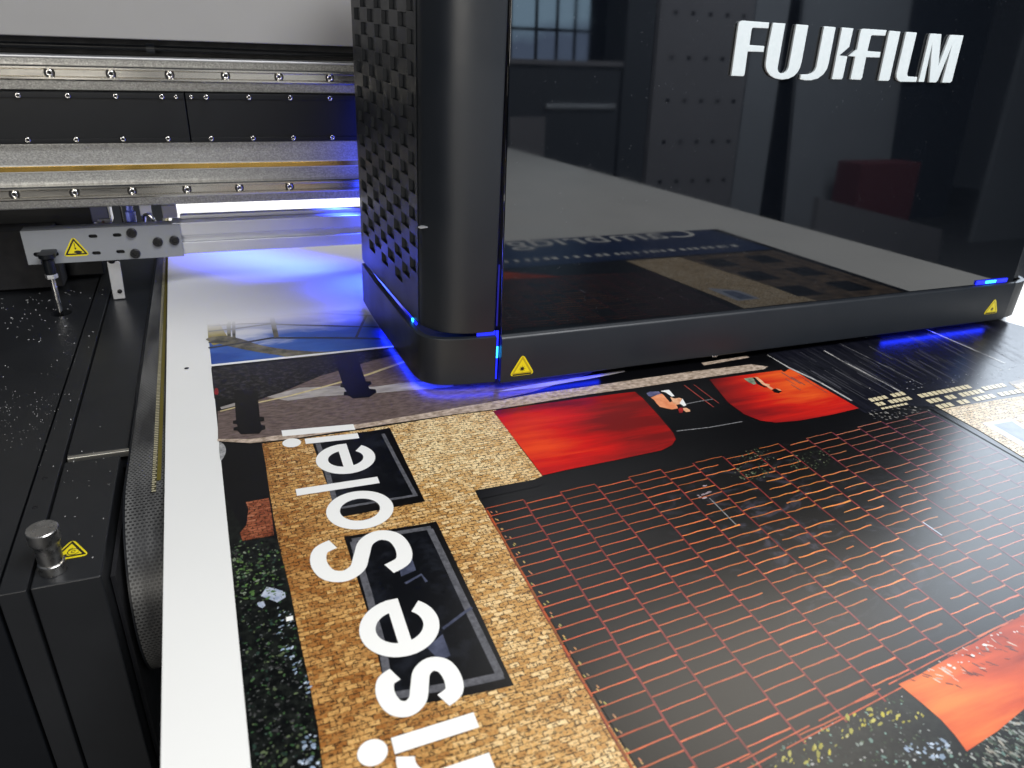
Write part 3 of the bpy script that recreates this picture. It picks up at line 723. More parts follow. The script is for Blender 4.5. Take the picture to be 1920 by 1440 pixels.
pane_row(1626,749,1692,735,8,5.5,8); pane_row(1638,757,1704,744,8,5.5,8); pane_row(1650,766,1700,756,7,3,4)
pane_row(1718,741,1815,722,11,6,9); pane_row(1734,751,1838,730,12,6.5,10); pane_row(1752,761,1860,739,11,6.5,10)
pane_row(1838,727,1880,719,5,6,9); pane_row(1900,722,1960,712,6,7,10); pane_row(1868,738,1960,722,9,6,9)
specks('printed_marks', [(1620,730),(1800,700),(1920,680),(1920,715),(1840,722),(1700,732)], 90, 0.0006, 0.0016, [(0.25, 0.26, 0.28), (0.45, 0.44, 0.42), (0.10, 0.11, 0.13)], 6, 31, 2.2, dirn=0.2)
specks('printed_marks', [(1625,770),(1720,762),(1745,770),(1690,785),(1640,790)], 60, 0.0006, 0.0014, [(0.4, 0.38, 0.34), (0.15, 0.15, 0.16)], 6, 32, 3.0, dirn=2.2)
# ---- navy band of the picture nearest the camera (seen mirrored in the gloss panel)
quadw('printed_band', [(LX(0)+0.01, -0.085), (1.40, -0.085), (1.40, 0.205), (LX(0)+0.01, 0.205)], 2, M['ink_navy'])
def text_print(s, x, y, size, layer):
    cu = bpy.data.curves.new('letter', 'FONT'); cu.body = s; cu.size = size; cu.align_x = 'LEFT'
    tmp = bpy.data.objects.new('tmp', cu); C.objects.link(tmp)
    dg = bpy.context.evaluated_depsgraph_get()
    me = bpy.data.meshes.new_from_object(tmp.evaluated_get(dg)); bpy.data.objects.remove(tmp)
    me.transform(Matrix.Translation((x, y, zl(layer))) @ Matrix.Rotation(math.pi, 4, 'Z'))
    me.materials.clear()
    return link('printed_word', me, M['ink_white'], sheet)
text_print('Cambridge', 1.32, -0.005, 0.155, 4)
dr = random.Random(2); xx = 1.33
while xx > 0.45:
    wd_ = dr.uniform(0.006, 0.016); quadw('printed_small_line', [(xx, 0.128), (xx-wd_, 0.128), (xx-wd_, 0.152), (xx, 0.152)], 4, M['ink_white']); xx -= wd_ + dr.uniform(0.006, 0.02)
# registration hole
lathe('hole', [(0.0, 0.0006), (0.0032, 0.0006)], at(350, 691), M['dark'], sheet, 24)

# ================================================================== CARRIAGE
car = empty('printer_carriage', (0.8, 1.1, 0.012), 'tall black print carriage with glossy front panel, silver raised lettering and blue under-glow', 'print carriage')
ZB = 0.012; K = (0.5-ZB)/(0.5-0.005)
def kz(z): return 0.5 - (0.5 - z)*K
def kp(p): return (p[0]*K, p[1]*K)
ZS = kz(0.080)               # seam height
ZT = 0.60                    # top of the carriage
skirt_path = [kp(p) for p in [(0.2208,1.285),(0.2222,1.1983),(0.2277,1.0951),(0.2326,1.0044),(0.2354,0.9657),(0.2425,0.9405),(0.2608,0.9245),(0.2907,0.9163),(0.3225,0.9125),(0.3455,0.9105)]]
def wall(name, path, z0, z1, thick, mat, parent, bev=0.0015):
    """upright shell along a plan path with a rounded lip; thickness goes inwards (to the right hand of the path)"""
    pth = [Vector((a, b, 0)) for a, b in catmull(path, False, 5)]
    inn = []
    for i, p in enumerate(pth):
        d = (pth[min(i+1, len(pth)-1)] - pth[max(i-1, 0)]).normalized()
        inn.append(p + Vector((-d.y, d.x, 0))*thick)
    out = [p for p in pth] + inn[::-1]
    pts = [Vector((p.x, p.y, z0)) for p in out]
    o = prism(name, pts, Vector((0, 0, z1-z0)), mat, parent, bev)
    return o
wall('corner_skirt', skirt_path, ZB, ZS-0.002, 0.010, M['black_plastic'], car, 0.0018)
col_path = [kp(p) for p in [(0.2453,0.9856),(0.2480,0.9690),(0.2537,0.9567),(0.2712,0.9343),(0.2930,0.9235),(0.3216,0.9185),(0.3440,0.9180)]]
wall('corner_column', col_path, ZS+0.0025, ZT, 0.010, M['black_plastic'], car, 0.0018)
# perforated flank: staggered pockets sunk into the panel
def flank():
    y0, y1 = 0.9740*K, 1.280*K; x0, x1 = 0.2460*K, 0.2235*K
    def pos(y, z, depth=0.0):
        f = (y-y0)/(y1-y0); return Vector((x0+(x1-x0)*f + depth, y, z))
    cw = 0.0372*K; ch = 0.0182; vs = []; fs = []; mi = []
    def quad(a, b, c, d, m_=0):
        k = len(vs); vs.extend([a, b, c, d]); fs.append((k, k+1, k+2, k+3)); mi.append(m_)
    nz = int((ZT - ZS)/ch) + 1; ny = int((y1-y0)/cw) + 1
    for r in range(nz):
        za = ZS + 0.0025 + r*ch; zb = min(za + ch, ZT)
        if zb <= za: continue
        for c in range(ny):
            ya = y0 + c*cw; yb = min(ya + cw, y1)
            if yb - ya < 0.004: continue
            pocket = (c + r) % 2 == 0 and za > ZS + 0.030 + 0.012*(c < 1) and zb < ZT - 0.01 and yb < y1 - 0.002
            if not pocket:
                quad(pos(ya, za), pos(yb, za), pos(yb, zb), pos(ya, zb)); continue
            m1 = 0.0008; m2 = 0.0036; dp = 0.0045
            A = [pos(ya, za), pos(yb, za), pos(yb, zb), pos(ya, zb)]
            B = [pos(ya+m1, za+m1), pos(yb-m1, za+m1), pos(yb-m1, zb-m1), pos(ya+m1, zb-m1)]
            D = [pos(ya+m2, za+m1*2, dp), pos(yb-m2, za+m1*2, dp), pos(yb-m2, zb-m1*2, dp), pos(ya+m2, zb-m1*2, dp)]
            for i in range(4):
                j = (i+1) % 4
                quad(A[i], A[j], B[j], B[i]); quad(B[i], B[j], D[j], D[i])
            quad(*D, 1)
    o = from_data('perforated_flank', vs, fs, [M['black_plastic'], M['black_plastic']], car)
    for p, k in zip(o.data.polygons, mi): p.material_index = k
    bm = bmesh.new(); bm.from_mesh(o.data); bmesh.ops.remove_doubles(bm, verts=bm.verts, dist=0.0001); bmesh.ops.recalc_face_normals(bm, faces=bm.faces)
    bm.to_mesh(o.data); bm.free()
flank()
box('rear_edge', 0.2205, 0.2290, 1.2805*K, 1.292*K, ZS+0.0025, ZT, M['black_plastic'], car, 0.001)
# main body behind the panels
box('body', 0.352, 1.385, 0.935, 1.26, 0.03, ZT-0.004, M['dark'], car)
box('top_cover', 0.235, 1.42, 0.9105, 1.262, ZT, ZT+0.012, M['black_plastic'], car, 0.003)
# gloss front panel leaning back a little
PT = R(2.4); PN = Vector((0, -math.cos(PT), math.sin(PT))); PUP = Vector((0, math.sin(PT), math.cos(PT)))
PX0, PX1 = 0.3525*K, 1.397*K
P0 = Vector((PX0, 0.9130*K, ZS - 0.003))
hgt = (ZT - P0.z)/math.cos(PT)
def panel_pt(x, h, d=0.0): return Vector((x, P0.y, P0.z)) + PUP*h + PN*d
prism('front_panel', [panel_pt(PX0, 0.0), panel_pt(PX1, 0.0), panel_pt(PX1, hgt), panel_pt(PX0, hgt)], -PN*0.006, M['gloss'], car, 0.0008)
panel = car.children[-1]
# raised lettering on the panel
A1 = lambda x, y: (1360 + x/8, 20 + y/8)
A2 = lambda x, y: (1580 + x/8, 20 + y/8)
LOGO = [
 (A1, [(90,978),(195,225),(206,190),(228,164),(265,148),(662,178),(648,268),(430,256),(410,262),(400,278),(365,515),(590,530),(575,622),(338,615),(292,950),(284,974),(268,985)]),
 (A1, [(712,205),(720,188),(738,181),(905,192),(792,830),(788,880),(800,915),(825,936),(858,942),(900,930),(932,895),(950,845),(1062,232),(1070,212),(1088,205),(1250,218),(1150,760),(1125,850),(1090,920),(1035,980),(950,1022),(850,1036),(750,1018),(675,975),(630,915),(608,850),(606,790),(640,560)]),
 (A1, [(1478,264),(1486,243),(1504,234),(1660,248),(1552,795),(1525,880),(1470,960),(1390,1018),(1290,1046),(1200,1046),(1122,1030),(1138,958),(1255,956),(1310,936),(1345,900),(1368,840)]),
 (A1, [(1748,278),(1756,258),(1772,252),(1925,265),(1862,545),(1715,672),(1835,685),(1764,1008),(1745,1032),(1600,1030)]),
 (A2, [(118,1032),(190,692),(100,682),(215,585),(268,320),(284,288),(320,270),(665,292),(640,378),(445,370),(428,384),(375,605),(575,620),(555,705),(355,700),(295,1005),(272,1040)]),
 (A2, [(540,1052),(698,330),(722,300),(870,315),(708,1030),(685,1055)]),
 (A2, [(950,345),(960,326),(980,318),(1118,328),(972,940),(975,972),(990,986),(1125,995),(1105,1070),(870,1068),(828,1046),(808,1000),(812,940)]),
 (A2, [(1140,1070),(1308,370),(1332,342),(1485,352),(1438,830),(1600,400),(1632,362),(1818,370),(1642,1055),(1615,1082),(1492,1080),(1642,520),(1432,1045),(1402,1078),(1300,1076),(1345,500),(1222,1070)]),
]
q0 = P0 + PN*0.0045
for f, pts in LOGO:
    ps = [at_plane(*f(x, y), q0, PN) for x, y in pts]
    prism('raised_letter', ps, -PN*0.0040, M['logo'], panel, 0.0007)
# apron below the panel
AY = 0.9034*K
def apron():
    x0, x1 = 0.3507*K, 1.394*K; z0, z1 = ZB, kz(0.0795)
    prof = [(AY, z0+0.002), (AY+0.002, z0), (AY+0.010, z0), (AY+0.010, z1-0.004), (AY+0.010, z1), (AY+0.005, z1), (AY+0.0022, z1-0.0012), (AY+0.0004, z1-0.0045)]
    bm = bmesh.new()
    a = [bm.verts.new((x0, y, z)) for y, z in prof]; b = [bm.verts.new((x1, y, z)) for y, z in prof]
    n = len(prof)
    for i in range(n): bm.faces.new([a[i], a[(i+1) % n], b[(i+1) % n], b[i]])
    bm.faces.new(a[::-1]); bm.faces.new(b)
    o = from_bm('apron', bm, M['black_plastic'], car); return smooth_angle(o, 40)
ap = apron()
# a pale knock on the left column
prism('scuff', [at_y(u, v, 0.9545*K) for u, v in ((784,427),(790,425),(802,425),(810,426),(799,427.5),(789,429))], Vector((0.001, 0.006, 0)), M['grey_paint'], car)
# right hand corner
rp = [kp(p) for p in [(1.4000,0.9085),(1.4200,0.9110),(1.4400,0.9190),(1.4520,0.9380),(1.4560,0.9700),(1.4600,1.06),(1.4640,1.28)]]
wall('corner_skirt', rp, ZB, ZS-0.002, 0.010, M['black_plastic'], car, 0.0018)
rp2 = [kp(p) for p in [(1.4000,0.9180),(1.4160,0.9200),(1.4320,0.9290),(1.4420,0.9450),(1.4460,0.9750),(1.4500,1.06),(1.4540,1.28)]]
wall('corner_column', rp2, ZS+0.0025, ZT, 0.010, M['black_plastic'], car, 0.0018)
# blue leds: strips below the skirts, in the seam and in the upright gap
def strip(name, path, z, wd, mat):
    pth = [Vector((a, b, z)) for a, b in catmull(path, False, 4)]; vs = []
    for i, p in enumerate(pth):
        d = (pth[min(i+1, len(pth)-1)] - pth[max(i-1, 0)]).normalized(); nn = Vector((-d.y, d.x, 0))
        vs.append((p + nn*0.0035, p + nn*(0.0035+wd)))
    V = [q for pr in vs for q in pr]
    return from_data(name, V, [(2*i, 2*i+1, 2*i+3, 2*i+2) for i in range(len(pth)-1)], mat, car)
strip('led_strip', [kp(p) for p in [(0.2226,1.17),(0.2277,1.0951),(0.2326,1.0044),(0.2354,0.9657),(0.2425,0.9405),(0.2608,0.9245),(0.2907,0.9163),(0.3225,0.9125),(0.3455,0.9105)]], ZB-0.0006, 0.007, M['led'])
box('led_strip', 0.352*K, 0.52*K, AY+0.0045, AY+0.011, ZB-0.0010, ZB-0.0003, M['led'], car)
box('led_strip', 1.10*K, 1.36*K, AY+0.0045, AY+0.011, ZB-0.0010, ZB-0.0003, M['led'], car)
gx = 0.3485*K
box('led_strip', gx-0.0022, gx+0.0015, 0.9175*K, 0.9195*K, ZB+0.002, ZS+0.004, M['led_soft'], car)
box('led', gx-0.0020, gx+0.0013, 0.9160*K, 0.9172*K, kz(0.042), kz(0.060), M['led_hot'], car)
box('led_strip', gx-0.0010, gx+0.0008, 0.9215*K, 0.9235*K, ZS+0.010, ZS+0.10, emit('faint blue led', (0.008, 0.014, 1.0), 0.22), car)
box('led_strip', 0.318*K, 0.3460*K, 0.9205*K, 0.9215*K, ZS-0.003, ZS+0.0035, M['led_soft'], car)
box('led_strip', 1.295*K, 1.376*K, 0.9105*K, 0.9122*K, kz(0.081), kz(0.0885), M['led_soft'], car)
box('led', 1.318*K, 1.345*K, 0.9096*K, 0.9104*K, kz(0.0825), kz(0.0875), M['led_hot'], car)
def seam_led():
    c = Vector((0.2440*K, 0.9930*K, ZS))
    box('led', c.x-0.002, c.x+0.0005, c.y, c.y+0.007, ZS-0.0018, ZS+0.0022, M['led_hot'], car)
    box('led_strip', c.x-0.0005, c.x+0.002, c.y-0.012, c.y+0.10, ZS-0.0018, ZS+0.0022, M['led_soft'], car)
seam_led()
box('screw', 0.712, 0.722, AY-0.0002, AY+0.002, ZB-0.0016, ZB+0.0012, M['chrome'], car, 0.0006)
# blue curing lamps: on the gantry side of the carriage
def blue(name, loc, target, sx, sy, p, spread=120):
    o = area(name, loc, target, sx, sy, p, (0.02, 0.05, 1.0), spread); o.parent = car
    o.matrix_parent_inverse = Matrix.Translation(car.location).inverted(); return o
blue('curing_lamp', (0.16, 1.53, 0.155), (0.14, 1.51, 0.0), 0.50, 0.03, 2.2, 80)
blue('curing_lamp', (0.212, 1.245, 0.035), (0.05, 1.27, -0.02), 0.10, 0.02, 0.10, 150)
blue('curing_lamp', (0.26, 1.335, 0.23), (0.17, 1.42, 0.23), 0.04, 0.22, 0.07, 110)

# ---- warning labels
def rtri(cx, cy, s, r, n=5):
    """rounded triangle, point up; s = half width of base"""
    hh = s*1.70; pts = []
    corners = [(cx, cy+hh*0.62), (cx-s, cy-hh*0.38), (cx+s, cy-hh*0.38)]
    for i in range(3):
        p = Vector(corners[i]); a = (Vector(corners[i-1])-p).normalized(); b = (Vector(corners[(i+1) % 3])-p).normalized()
        s0 = p + a*r; s1 = p + b*r
        for k in range(n+1):
            t_ = k/n; pts.append(tuple((1-t_)**2*s0 + 2*t_*(1-t_)*p + t_*t_*s1))
    return pts
def label_tri(parent, org, ex, ey, s, kind, hx=1.0, tex_label=None):
    n = ex.cross(ey).normalized()
    def W(p, d): return org + ex*(p[0]*hx) + ey*p[1] + n*d
    base = prism('warning_label', [W(p, 0.0003) for p in rtri(0, 0, s, s*0.42)], n*0.0003, M['yellow'], parent)
    if tex_label: base['label'] = tex_label
    def flat(name, polys, d, mat):
        bm = bmesh.new()
        for pl in polys:
            fc = bm.faces.new([bm.verts.new(W(p, d)) for p in pl]); fc.normal_update()
            if fc.normal.dot(n) < 0: fc.normal_flip()
        bmesh.ops.triangulate(bm, faces=bm.faces[:])
        me = bpy.data.meshes.new(name); bm.to_mesh(me); bm.free(); return link(name, me, mat, base)
    flat('border', [rtri(0, 0, s*0.82, s*0.05)], 0.0007, M['label_dim'] if kind == 'laser' else M['label_black'])
    flat('field', [rtri(0, -s*0.02, s*0.60, s*0.03)], 0.0008, M['yellow'])
    if kind == 'laser':
        rays = []
        for i in range(16):
            a = 2*math.pi*i/16; L = s*(0.30 if i % 2 == 0 else 0.20); wv = 0.12
            rays.append([(0.07*s*math.cos(a-wv*3), -s*0.12+0.07*s*math.sin(a-wv*3)), (L*math.cos(a), -s*0.12+L*math.sin(a)), (0.07*s*math.cos(a+wv*3), -s*0.12+0.07*s*math.sin(a+wv*3))])
        flat('symbol', rays, 0.0009, M['label_black'])
        flat('symbol', [[(s*0.09*math.cos(i*0.52), -s*0.12+s*0.09*math.sin(i*0.52)) for i in range(12)]], 0.0010, M['label_black'])
        flat('underline', [[(-s*0.72, -s*0.60), (s*0.72, -s*0.60), (s*0.70, -s*0.50), (-s*0.70, -s*0.50)]], 0.0010, M['label_black'])
    elif kind == 'crush':
        flat('symbol', [[(-0.03*s, 0.45*s), (0.02*s, 0.45*s), (0.03*s, 0.05*s), (0.10*s, 0.05*s), (0.01*s, -0.12*s), (-0.08*s, 0.05*s), (-0.02*s, 0.05*s)]], 0.0009, M['label_black'])
        flat('symbol', [[(-0.10*s, -0.22*s), (0.10*s, -0.16*s), (0.30*s, -0.20*s), (0.44*s, -0.26*s), (0.42*s, -0.36*s), (0.25*s, -0.42*s), (0.05*s, -0.40*s), (-0.14*s, -0.34*s)]], 0.0009, M['label_black'])
        flat('symbol', [[(-0.42*s, -0.52*s), (0.44*s, -0.52*s), (0.44*s, -0.47*s), (-0.42*s, -0.47*s)]], 0.0010, M['label_black'])
    else:
        ring = [(0.28*s*math.cos(t_*0.3307)+0.16*s, 0.24*s*math.sin(t_*0.3307)-0.14*s) for t_ in range(19)]
        flat('symbol', [stroke(ring, 0.05*s, 2)], 0.0009, M['label_black'])
        flat('symbol', [stroke([(0.10*s*math.cos(t_*0.7)+0.16*s, 0.09*s*math.sin(t_*0.7)-0.14*s) for t_ in range(9)], 0.04*s, 2)], 0.0010, M['label_black'])
        flat('symbol', [[(-0.60*s, -0.42*s), (-0.30*s, -0.30*s), (-0.16*s, -0.26*s), (-0.10*s, -0.40*s), (-0.22*s, -0.40*s), (-0.40*s, -0.48*s), (-0.58*s, -0.50*s)]], 0.0011, M['label_black'])
        flat('symbol', [stroke([(-0.1*s, 0.02*s), (0.02*s, 0.14*s), (0.12*s, 0.18*s)], 0.05*s, 3)], 0.0011, M['label_black'])
    return base
EX, EZ = Vector((1, 0, 0)), Vector((0, 0, 1))
def on_apron(u, v): return at_y(u, v, AY)
c0 = on_apron(979, 688); label_tri(car, c0, EX, EZ, 0.0205, 'laser', tex_label='yellow triangular laser warning label at the left end of the apron')
c1 = on_apron(1860, 577); label_tri(car, c1, EX, EZ, 0.0190, 'laser', tex_label='yellow triangular laser warning label at the right end of the apron')

# ================================================================== GANTRY
GY = 1.40
gan = empty('gantry_beam', (-0.2, GY, 0.165), 'grey metal gantry beam with two bolted steel guide rails and black magnet track', 'gantry')
X0, X1 = -0.75, 0.80
def gbox(name, z0, z1, dy0, dy1, mat, bev=0.0, x0=X0, x1=X1, parent=gan): return box(name, x0, x1, GY+dy0, GY+dy1, z0, z1, mat, parent, bev)
gbox('upper_cover', 0.4265, 0.60, -0.012, 0.02, M['cover_grey'], 0.002)
gbox('cable_recess', 0.400, 0.4262, 0.045, 0.09, M['dark'])
gbox('beam_body', 0.349, 0.3985, 0.006, 0.16, M['beam'], 0.002)
gbox('beam_body', 0.165, 0.2705, 0.006, 0.16, M['beam'], 0.003)
gbox('beam_core', 0.26, 0.36, 0.03, 0.15, M['dark'])
gbox('beam_lip', 0.3965, 0.4000, -0.004, 0.03, M['alu'], 0.001)
def rail(z0, z1, pts):
    prof = [(0.0058, z0), (-0.012, z0), (-0.014, z0+0.002), (-0.014, z0+0.0045), (-0.0115, z0+0.0065), (-0.0115, z1-0.0065), (-0.014, z1-0.0045), (-0.014, z1-0.002), (-0.012, z1), (0.0058, z1)]
    bm = bmesh.new(); a = [bm.verts.new((X0, GY+y, z)) for y, z in prof]; b = [bm.verts.new((X1, GY+y, z)) for y, z in prof]; n = len(prof)
    for i in range(n): bm.faces.new([a[i], a[(i+1) % n], b[(i+1) % n], b[i]])
    bm.faces.new(a[::-1]); bm.faces.new(b)
    r = from_bm('guide_rail', bm, M['rail'], gan); return r
r1 = rail(0.3655, 0.3870, 0); r2 = rail(0.1835, 0.2055, 0)
def rail_bolt_mesh():
    bm = bmesh.new()
    def ring(r, y, n=24): return [bm.verts.new((r*math.cos(2*math.pi*i/n), y, r*math.sin(2*math.pi*i/n))) for i in range(n)]
    prof = [(0.0051, -0.0003, 1), (0.0050, -0.0004, 1), (0.0042, 0.0008, 1), (0.0036, 0.0008, 1), (0.0033, -0.0003, 0), (0.0017, -0.0003, 0), (0.0014, 0.0006, 1), (0.0002, 0.0006, 1)]
    prev = None
    for r, y, mi in prof:
        cur = ring(r, y)
        if prev:
            for i in range(24):
                f = bm.faces.new([prev[i], prev[(i+1) % 24], cur[(i+1) % 24], cur[i]]); f.material_index = mi; f.smooth = True
        prev = cur
    f = bm.faces.new(prev); f.material_index = 1
    bmesh.ops.recalc_face_normals(bm, faces=bm.faces)
    me = bpy.data.meshes.new('rail_bolt'); bm.to_mesh(me); bm.free()
    me.materials.append(M['chrome']); me.materials.append(M['label_black']); return me
RB = rail_bolt_mesh()
def place(mesh, name, loc, parent, s=1.0):
    o = link(name, mesh, None, parent); o.location = loc; o.scale = (s, s, s); return o
def on_g(u, v, dy): return at_y(u, v, GY+dy)
p92 = on_g(92, 135, -0.0118); 
for i in range(-4, 6): place(RB, 'rail_bolt', (p92.x + i*0.0842, GY-0.0129, 0.3763), r1, 1.45)
p26 = on_g(26, 362, -0.0118)
for i in range(-3, 6): place(RB, 'rail_bolt', (p26.x + i*0.0850, GY-0.0129, 0.1945), r2, 1.45)
# black magnet track in two lengths with button screws
xsplit = on_g(352, 220, 0).x
for a, b in ((X0, xsplit-0.0006), (xsplit+0.0006, X1)):
    mt = box('magnet_track', a, b, GY-0.004, GY+0.029, 0.2712, 0.3483, M['black_coat'], gan, 0.0012)
    box('track_lip', a+0.0006, b-0.0006, GY-0.0062, GY-0.0042, 0.3395, 0.3478, M['black_coat'], mt, 0.0005)
    box('track_lip', a+0.0006, b-0.0006, GY-0.0062, GY-0.0042, 0.2718, 0.2790, M['black_coat'], mt, 0.0005)
def screw_mesh():
    bm = bmesh.new(); prof = [(0.0034, 0.0), (0.0033, -0.0010), (0.0026, -0.0021), (0.0015, -0.0025), (0.0013, -0.0012), (0.0001, -0.0012)]; prev = None; n = 18
    for k, (r, y) in enumerate(prof):
        cur = [bm.verts.new((r*math.cos(2*math.pi*i/n), y, r*math.sin(2*math.pi*i/n))) for i in range(n)]
        if prev:
            for i in range(n):
                f = bm.faces.new([prev[i], prev[(i+1) % n], cur[(i+1) % n], cur[i]]); f.smooth = True; f.material_index = 1 if k >= 4 else 0
        prev = cur
    bmesh.ops.recalc_face_normals(bm, faces=bm.faces)
    me = bpy.data.meshes.new('track_screw'); bm.to_mesh(me); bm.free(); me.materials.append(M['chrome']); me.materials.append(M['label_black']); return me
SM = screw_mesh()
tracks = [o for o in gan.children if o.name.startswith('magnet_track')]
s34 = on_g(34, 180, -0.006).x; s52 = on_g(52, 262, -0.006).x
for i in range(-6, 9):
    x = s34 + i*0.0670; place(SM, 'track_screw', (x, GY-0.0062, on_g(300, 181, -0.006).z), tracks[0 if x < xsplit else 1], 1.4)
    x = s52 + i*0.0672; place(SM, 'track_screw', (x, GY-0.0062, on_g(300, 260, -0.006).z), tracks[0 if x < xsplit else 1], 1.4)
for u in (330, 358): place(SM, 'track_screw', (on_g(u, 183, -0.006).x, GY-0.0062, on_g(300, 181, -0.006).z), tracks[0 if u < 350 else 1], 1.1)
# gold encoder strip in its groove
gbox('encoder_strip', 0.2262, 0.2345, 0.0030, 0.0062, M['brass'], 0.0006)
gbox('encoder_backing', 0.2245, 0.2362, 0.0048, 0.0062, M['alu'])
# cable in the recess
def tube(name, pts, r, mat, parent=None, seg=10):
    P = [Vector(p) for p in pts]; bm = bmesh.new(); rings = []
    for i, p in enumerate(P):
        d = (P[min(i+1, len(P)-1)] - P[max(i-1, 0)]).normalized(); a = d.orthogonal().normalized() if i == 0 else (a - d*a.dot(d)).normalized(); b = d.cross(a)
        rings.append([bm.verts.new(p + (a*math.cos(2*math.pi*k/seg) + b*math.sin(2*math.pi*k/seg))*r) for k in range(seg)])
    for q, s in zip(rings, rings[1:]):
        for k in range(seg): bm.faces.new([q[k], q[(k+1) % seg], s[(k+1) % seg], s[k]])
    bm.faces.new(rings[0][::-1]); bm.faces.new(rings[-1])
    return from_bm(name, bm, mat, parent, True)
tube('cable', catmull([(X0, GY+0.02, 0.414), (-0.3, GY+0.020, 0.4125), (-0.05, GY+0.018, 0.413), (0.2, GY+0.02, 0.4115), (X1, GY+0.02, 0.412)], False, 8), 0.0042, M['black_coat'], gan)
lathe('cable_clip', [(0.0, -0.006), (0.007, -0.006), (0.007, 0.006), (0.0, 0.006)], (on_g(282, 92, 0.02).x, GY+0.020, 0.4125), M['black_plastic'], gan, 16, 'X')

# ================================================================== MEDIA BAR WITH BRACKET
BY = 1.44
bar = empty('media_bar', (-0.1, BY, -0.02), 'aluminium media bar with grey slotted bracket plate below the gantry beam', 'bracket')
def plate():
    x0, x1, z0, z1 = -0.3250, -0.0770, 0.0625, 0.1210
    cu = bpy.data.curves.new('bracket_plate', 'CURVE'); cu.dimensions = '2D'; cu.fill_mode = 'BOTH'; cu.extrude = 0.002; cu.bevel_depth = 0.0003
    def loop(pts):
        sp_ = cu.splines.new('POLY'); sp_.points.add(len(pts)-1); sp_.use_cyclic_u = True
        for q, p in zip(sp_.points, pts): q.co = (p[0], p[1], 0, 1)
    def arc(cx, cz, r, a0, a1, n=8): return [(cx+r*math.cos(R(a0+(a1-a0)*i/n)), cz+r*math.sin(R(a0+(a1-a0)*i/n))) for i in range(n+1)]
    # outline, with the T slot for the adjuster cut in from below
    tz0, tz1 = 0.0742, 0.0838; r = (tz1-tz0)/2
    t_slot = [(-0.3060, z0)] + [(-0.3060, tz0-0.002), (-0.3075, tz0)] + arc(-0.3100, tz0+r, r, 270, 90, 8) + arc(-0.2805, tz0+r, r, 90, -90, 8) + [(-0.2835, tz0), (-0.2850, tz0-0.002), (-0.2850, z0)]
    loop([(x0, z0)] + t_slot + [(x1, z0), (x1, z1), (x0, z1)])
    for cx, cz in ((-0.2181, 0.1068), (-0.1801, 0.1068), (-0.2181, 0.0764), (-0.1798, 0.0766)):
        loop(arc(cx+0.0036, cz, 0.0037, 90, -90) + arc(cx-0.0036, cz, 0.0037, 270, 90))
    tmp = bpy.data.objects.new('tmp', cu); C.objects.link(tmp)
    me = bpy.data.meshes.new_from_object(tmp.evaluated_get(bpy.context.evaluated_depsgraph_get())); bpy.data.objects.remove(tmp)
    me.transform(Matrix.Translation((0, BY+0.002, 0)) @ Matrix.Rotation(math.pi/2, 4, 'X')); me.materials.clear()
    return link('bracket_plate', me, M['grey_paint'], bar)
bp = plate()
box('plate_flange', -0.3250, -0.0772, BY+0.0045, BY+0.030, 0.1165, 0.1212, M['grey_paint'], bar, 0.0006)
box('slot_backing', -0.26, -0.14, BY+0.008, BY+0.012, 0.066, 0.114, M['dark'], bar)
box('slot_backing', -0.318, -0.270, BY+0.008, BY+0.010, 0.072, 0.090, M['dark'], bar)
# extruded bar: upper and lower flanges with a groove between
bx0 = -0.090
box('bar_flange', bx0, 0.62, BY+0.006, BY+0.045, 0.0985, 0.1225, M['alu'], bar, 0.0015)
box('bar_flange', bx0, 0.62, BY+0.006, BY+0.045, 0.0640, 0.0860, M['alu'], bar, 0.0015)
box('bar_web', bx0, 0.62, BY+0.016, BY+0.043, 0.0855, 0.0990, M['alu'], bar)
box('bar_top_lip', -0.075, 0.62, BY+0.030, BY+0.045, 0.1228, 0.1300, M['alu'], bar, 0.001)
def cap_bolt(c, r=0.0083):
    o = lathe('bracket_bolt', [(r, 0.0), (r, -0.0048), (r*0.88, -0.0056), (r*0.52, -0.0056), (r*0.48, -0.0022), (0.0, -0.0022)], (c[0], BY-0.0002, c[1]), M['black_screw'], bar, 26, 'Y')
for c in ((-0.156, 0.1104), (-0.1563, 0.0728), (-0.1165, 0.0917), (-0.0889, 0.0931)): cap_bolt(c)
label_tri(bar, Vector((-0.2490, BY-0.0001, 0.0872)), EX, EZ, 0.0215, 'crush')
# adjuster: sleeve, nut and rod standing in the deck hole
RX_, RY_ = -0.2893, 1.4125
DZ = -0.02
lathe('adjuster_sleeve', [(0.0, 0.0), (0.0085, 0.0), (0.0085, 0.026), (0.013, 0.029), (0.013, 0.036), (0.0, 0.036)], (RX_, RY_, 0.0530), M['black_coat'], bar, 28)
def hexnut(c, r, h):
    o = lathe('adjuster_nut', [(0.0, 0), (r*0.92, 0), (r, 0.0008), (r, h-0.0008), (r*0.92, h), (0.0, h)], c, M['alu'], bar, 6, 'Z', 20)
hexnut((RX_, RY_, 0.0450), 0.0098, 0.0075)
lathe('adjuster_rod', [(0.0, 0), (0.0042, 0), (0.0042, 0.030), (0.0050, 0.031), (0.0050, 0.060), (0.0046, 0.062), (0.0046, 0.0765), (0.0, 0.0765)], (RX_, RY_, -0.030), M['chrome'], bar, 24)
box('adjuster_link', RX_-0.012, RX_+0.012, RY_+0.004, BY+0.010, 0.0800, 0.0880, M['black_plastic'], bar, 0.002)
lg = [at_y(200, 492, 1.46), at_y(224, 490, 1.46), at_y(235, 560, 1.46), at_y(213, 562, 1.46)]
prism('bracket_leg', [Vector((p.x, 1.462, max(p.z, DZ+0.0005))) for p in lg], Vector((0, 0.004, 0)), M['alu'], bar, 0.0005)
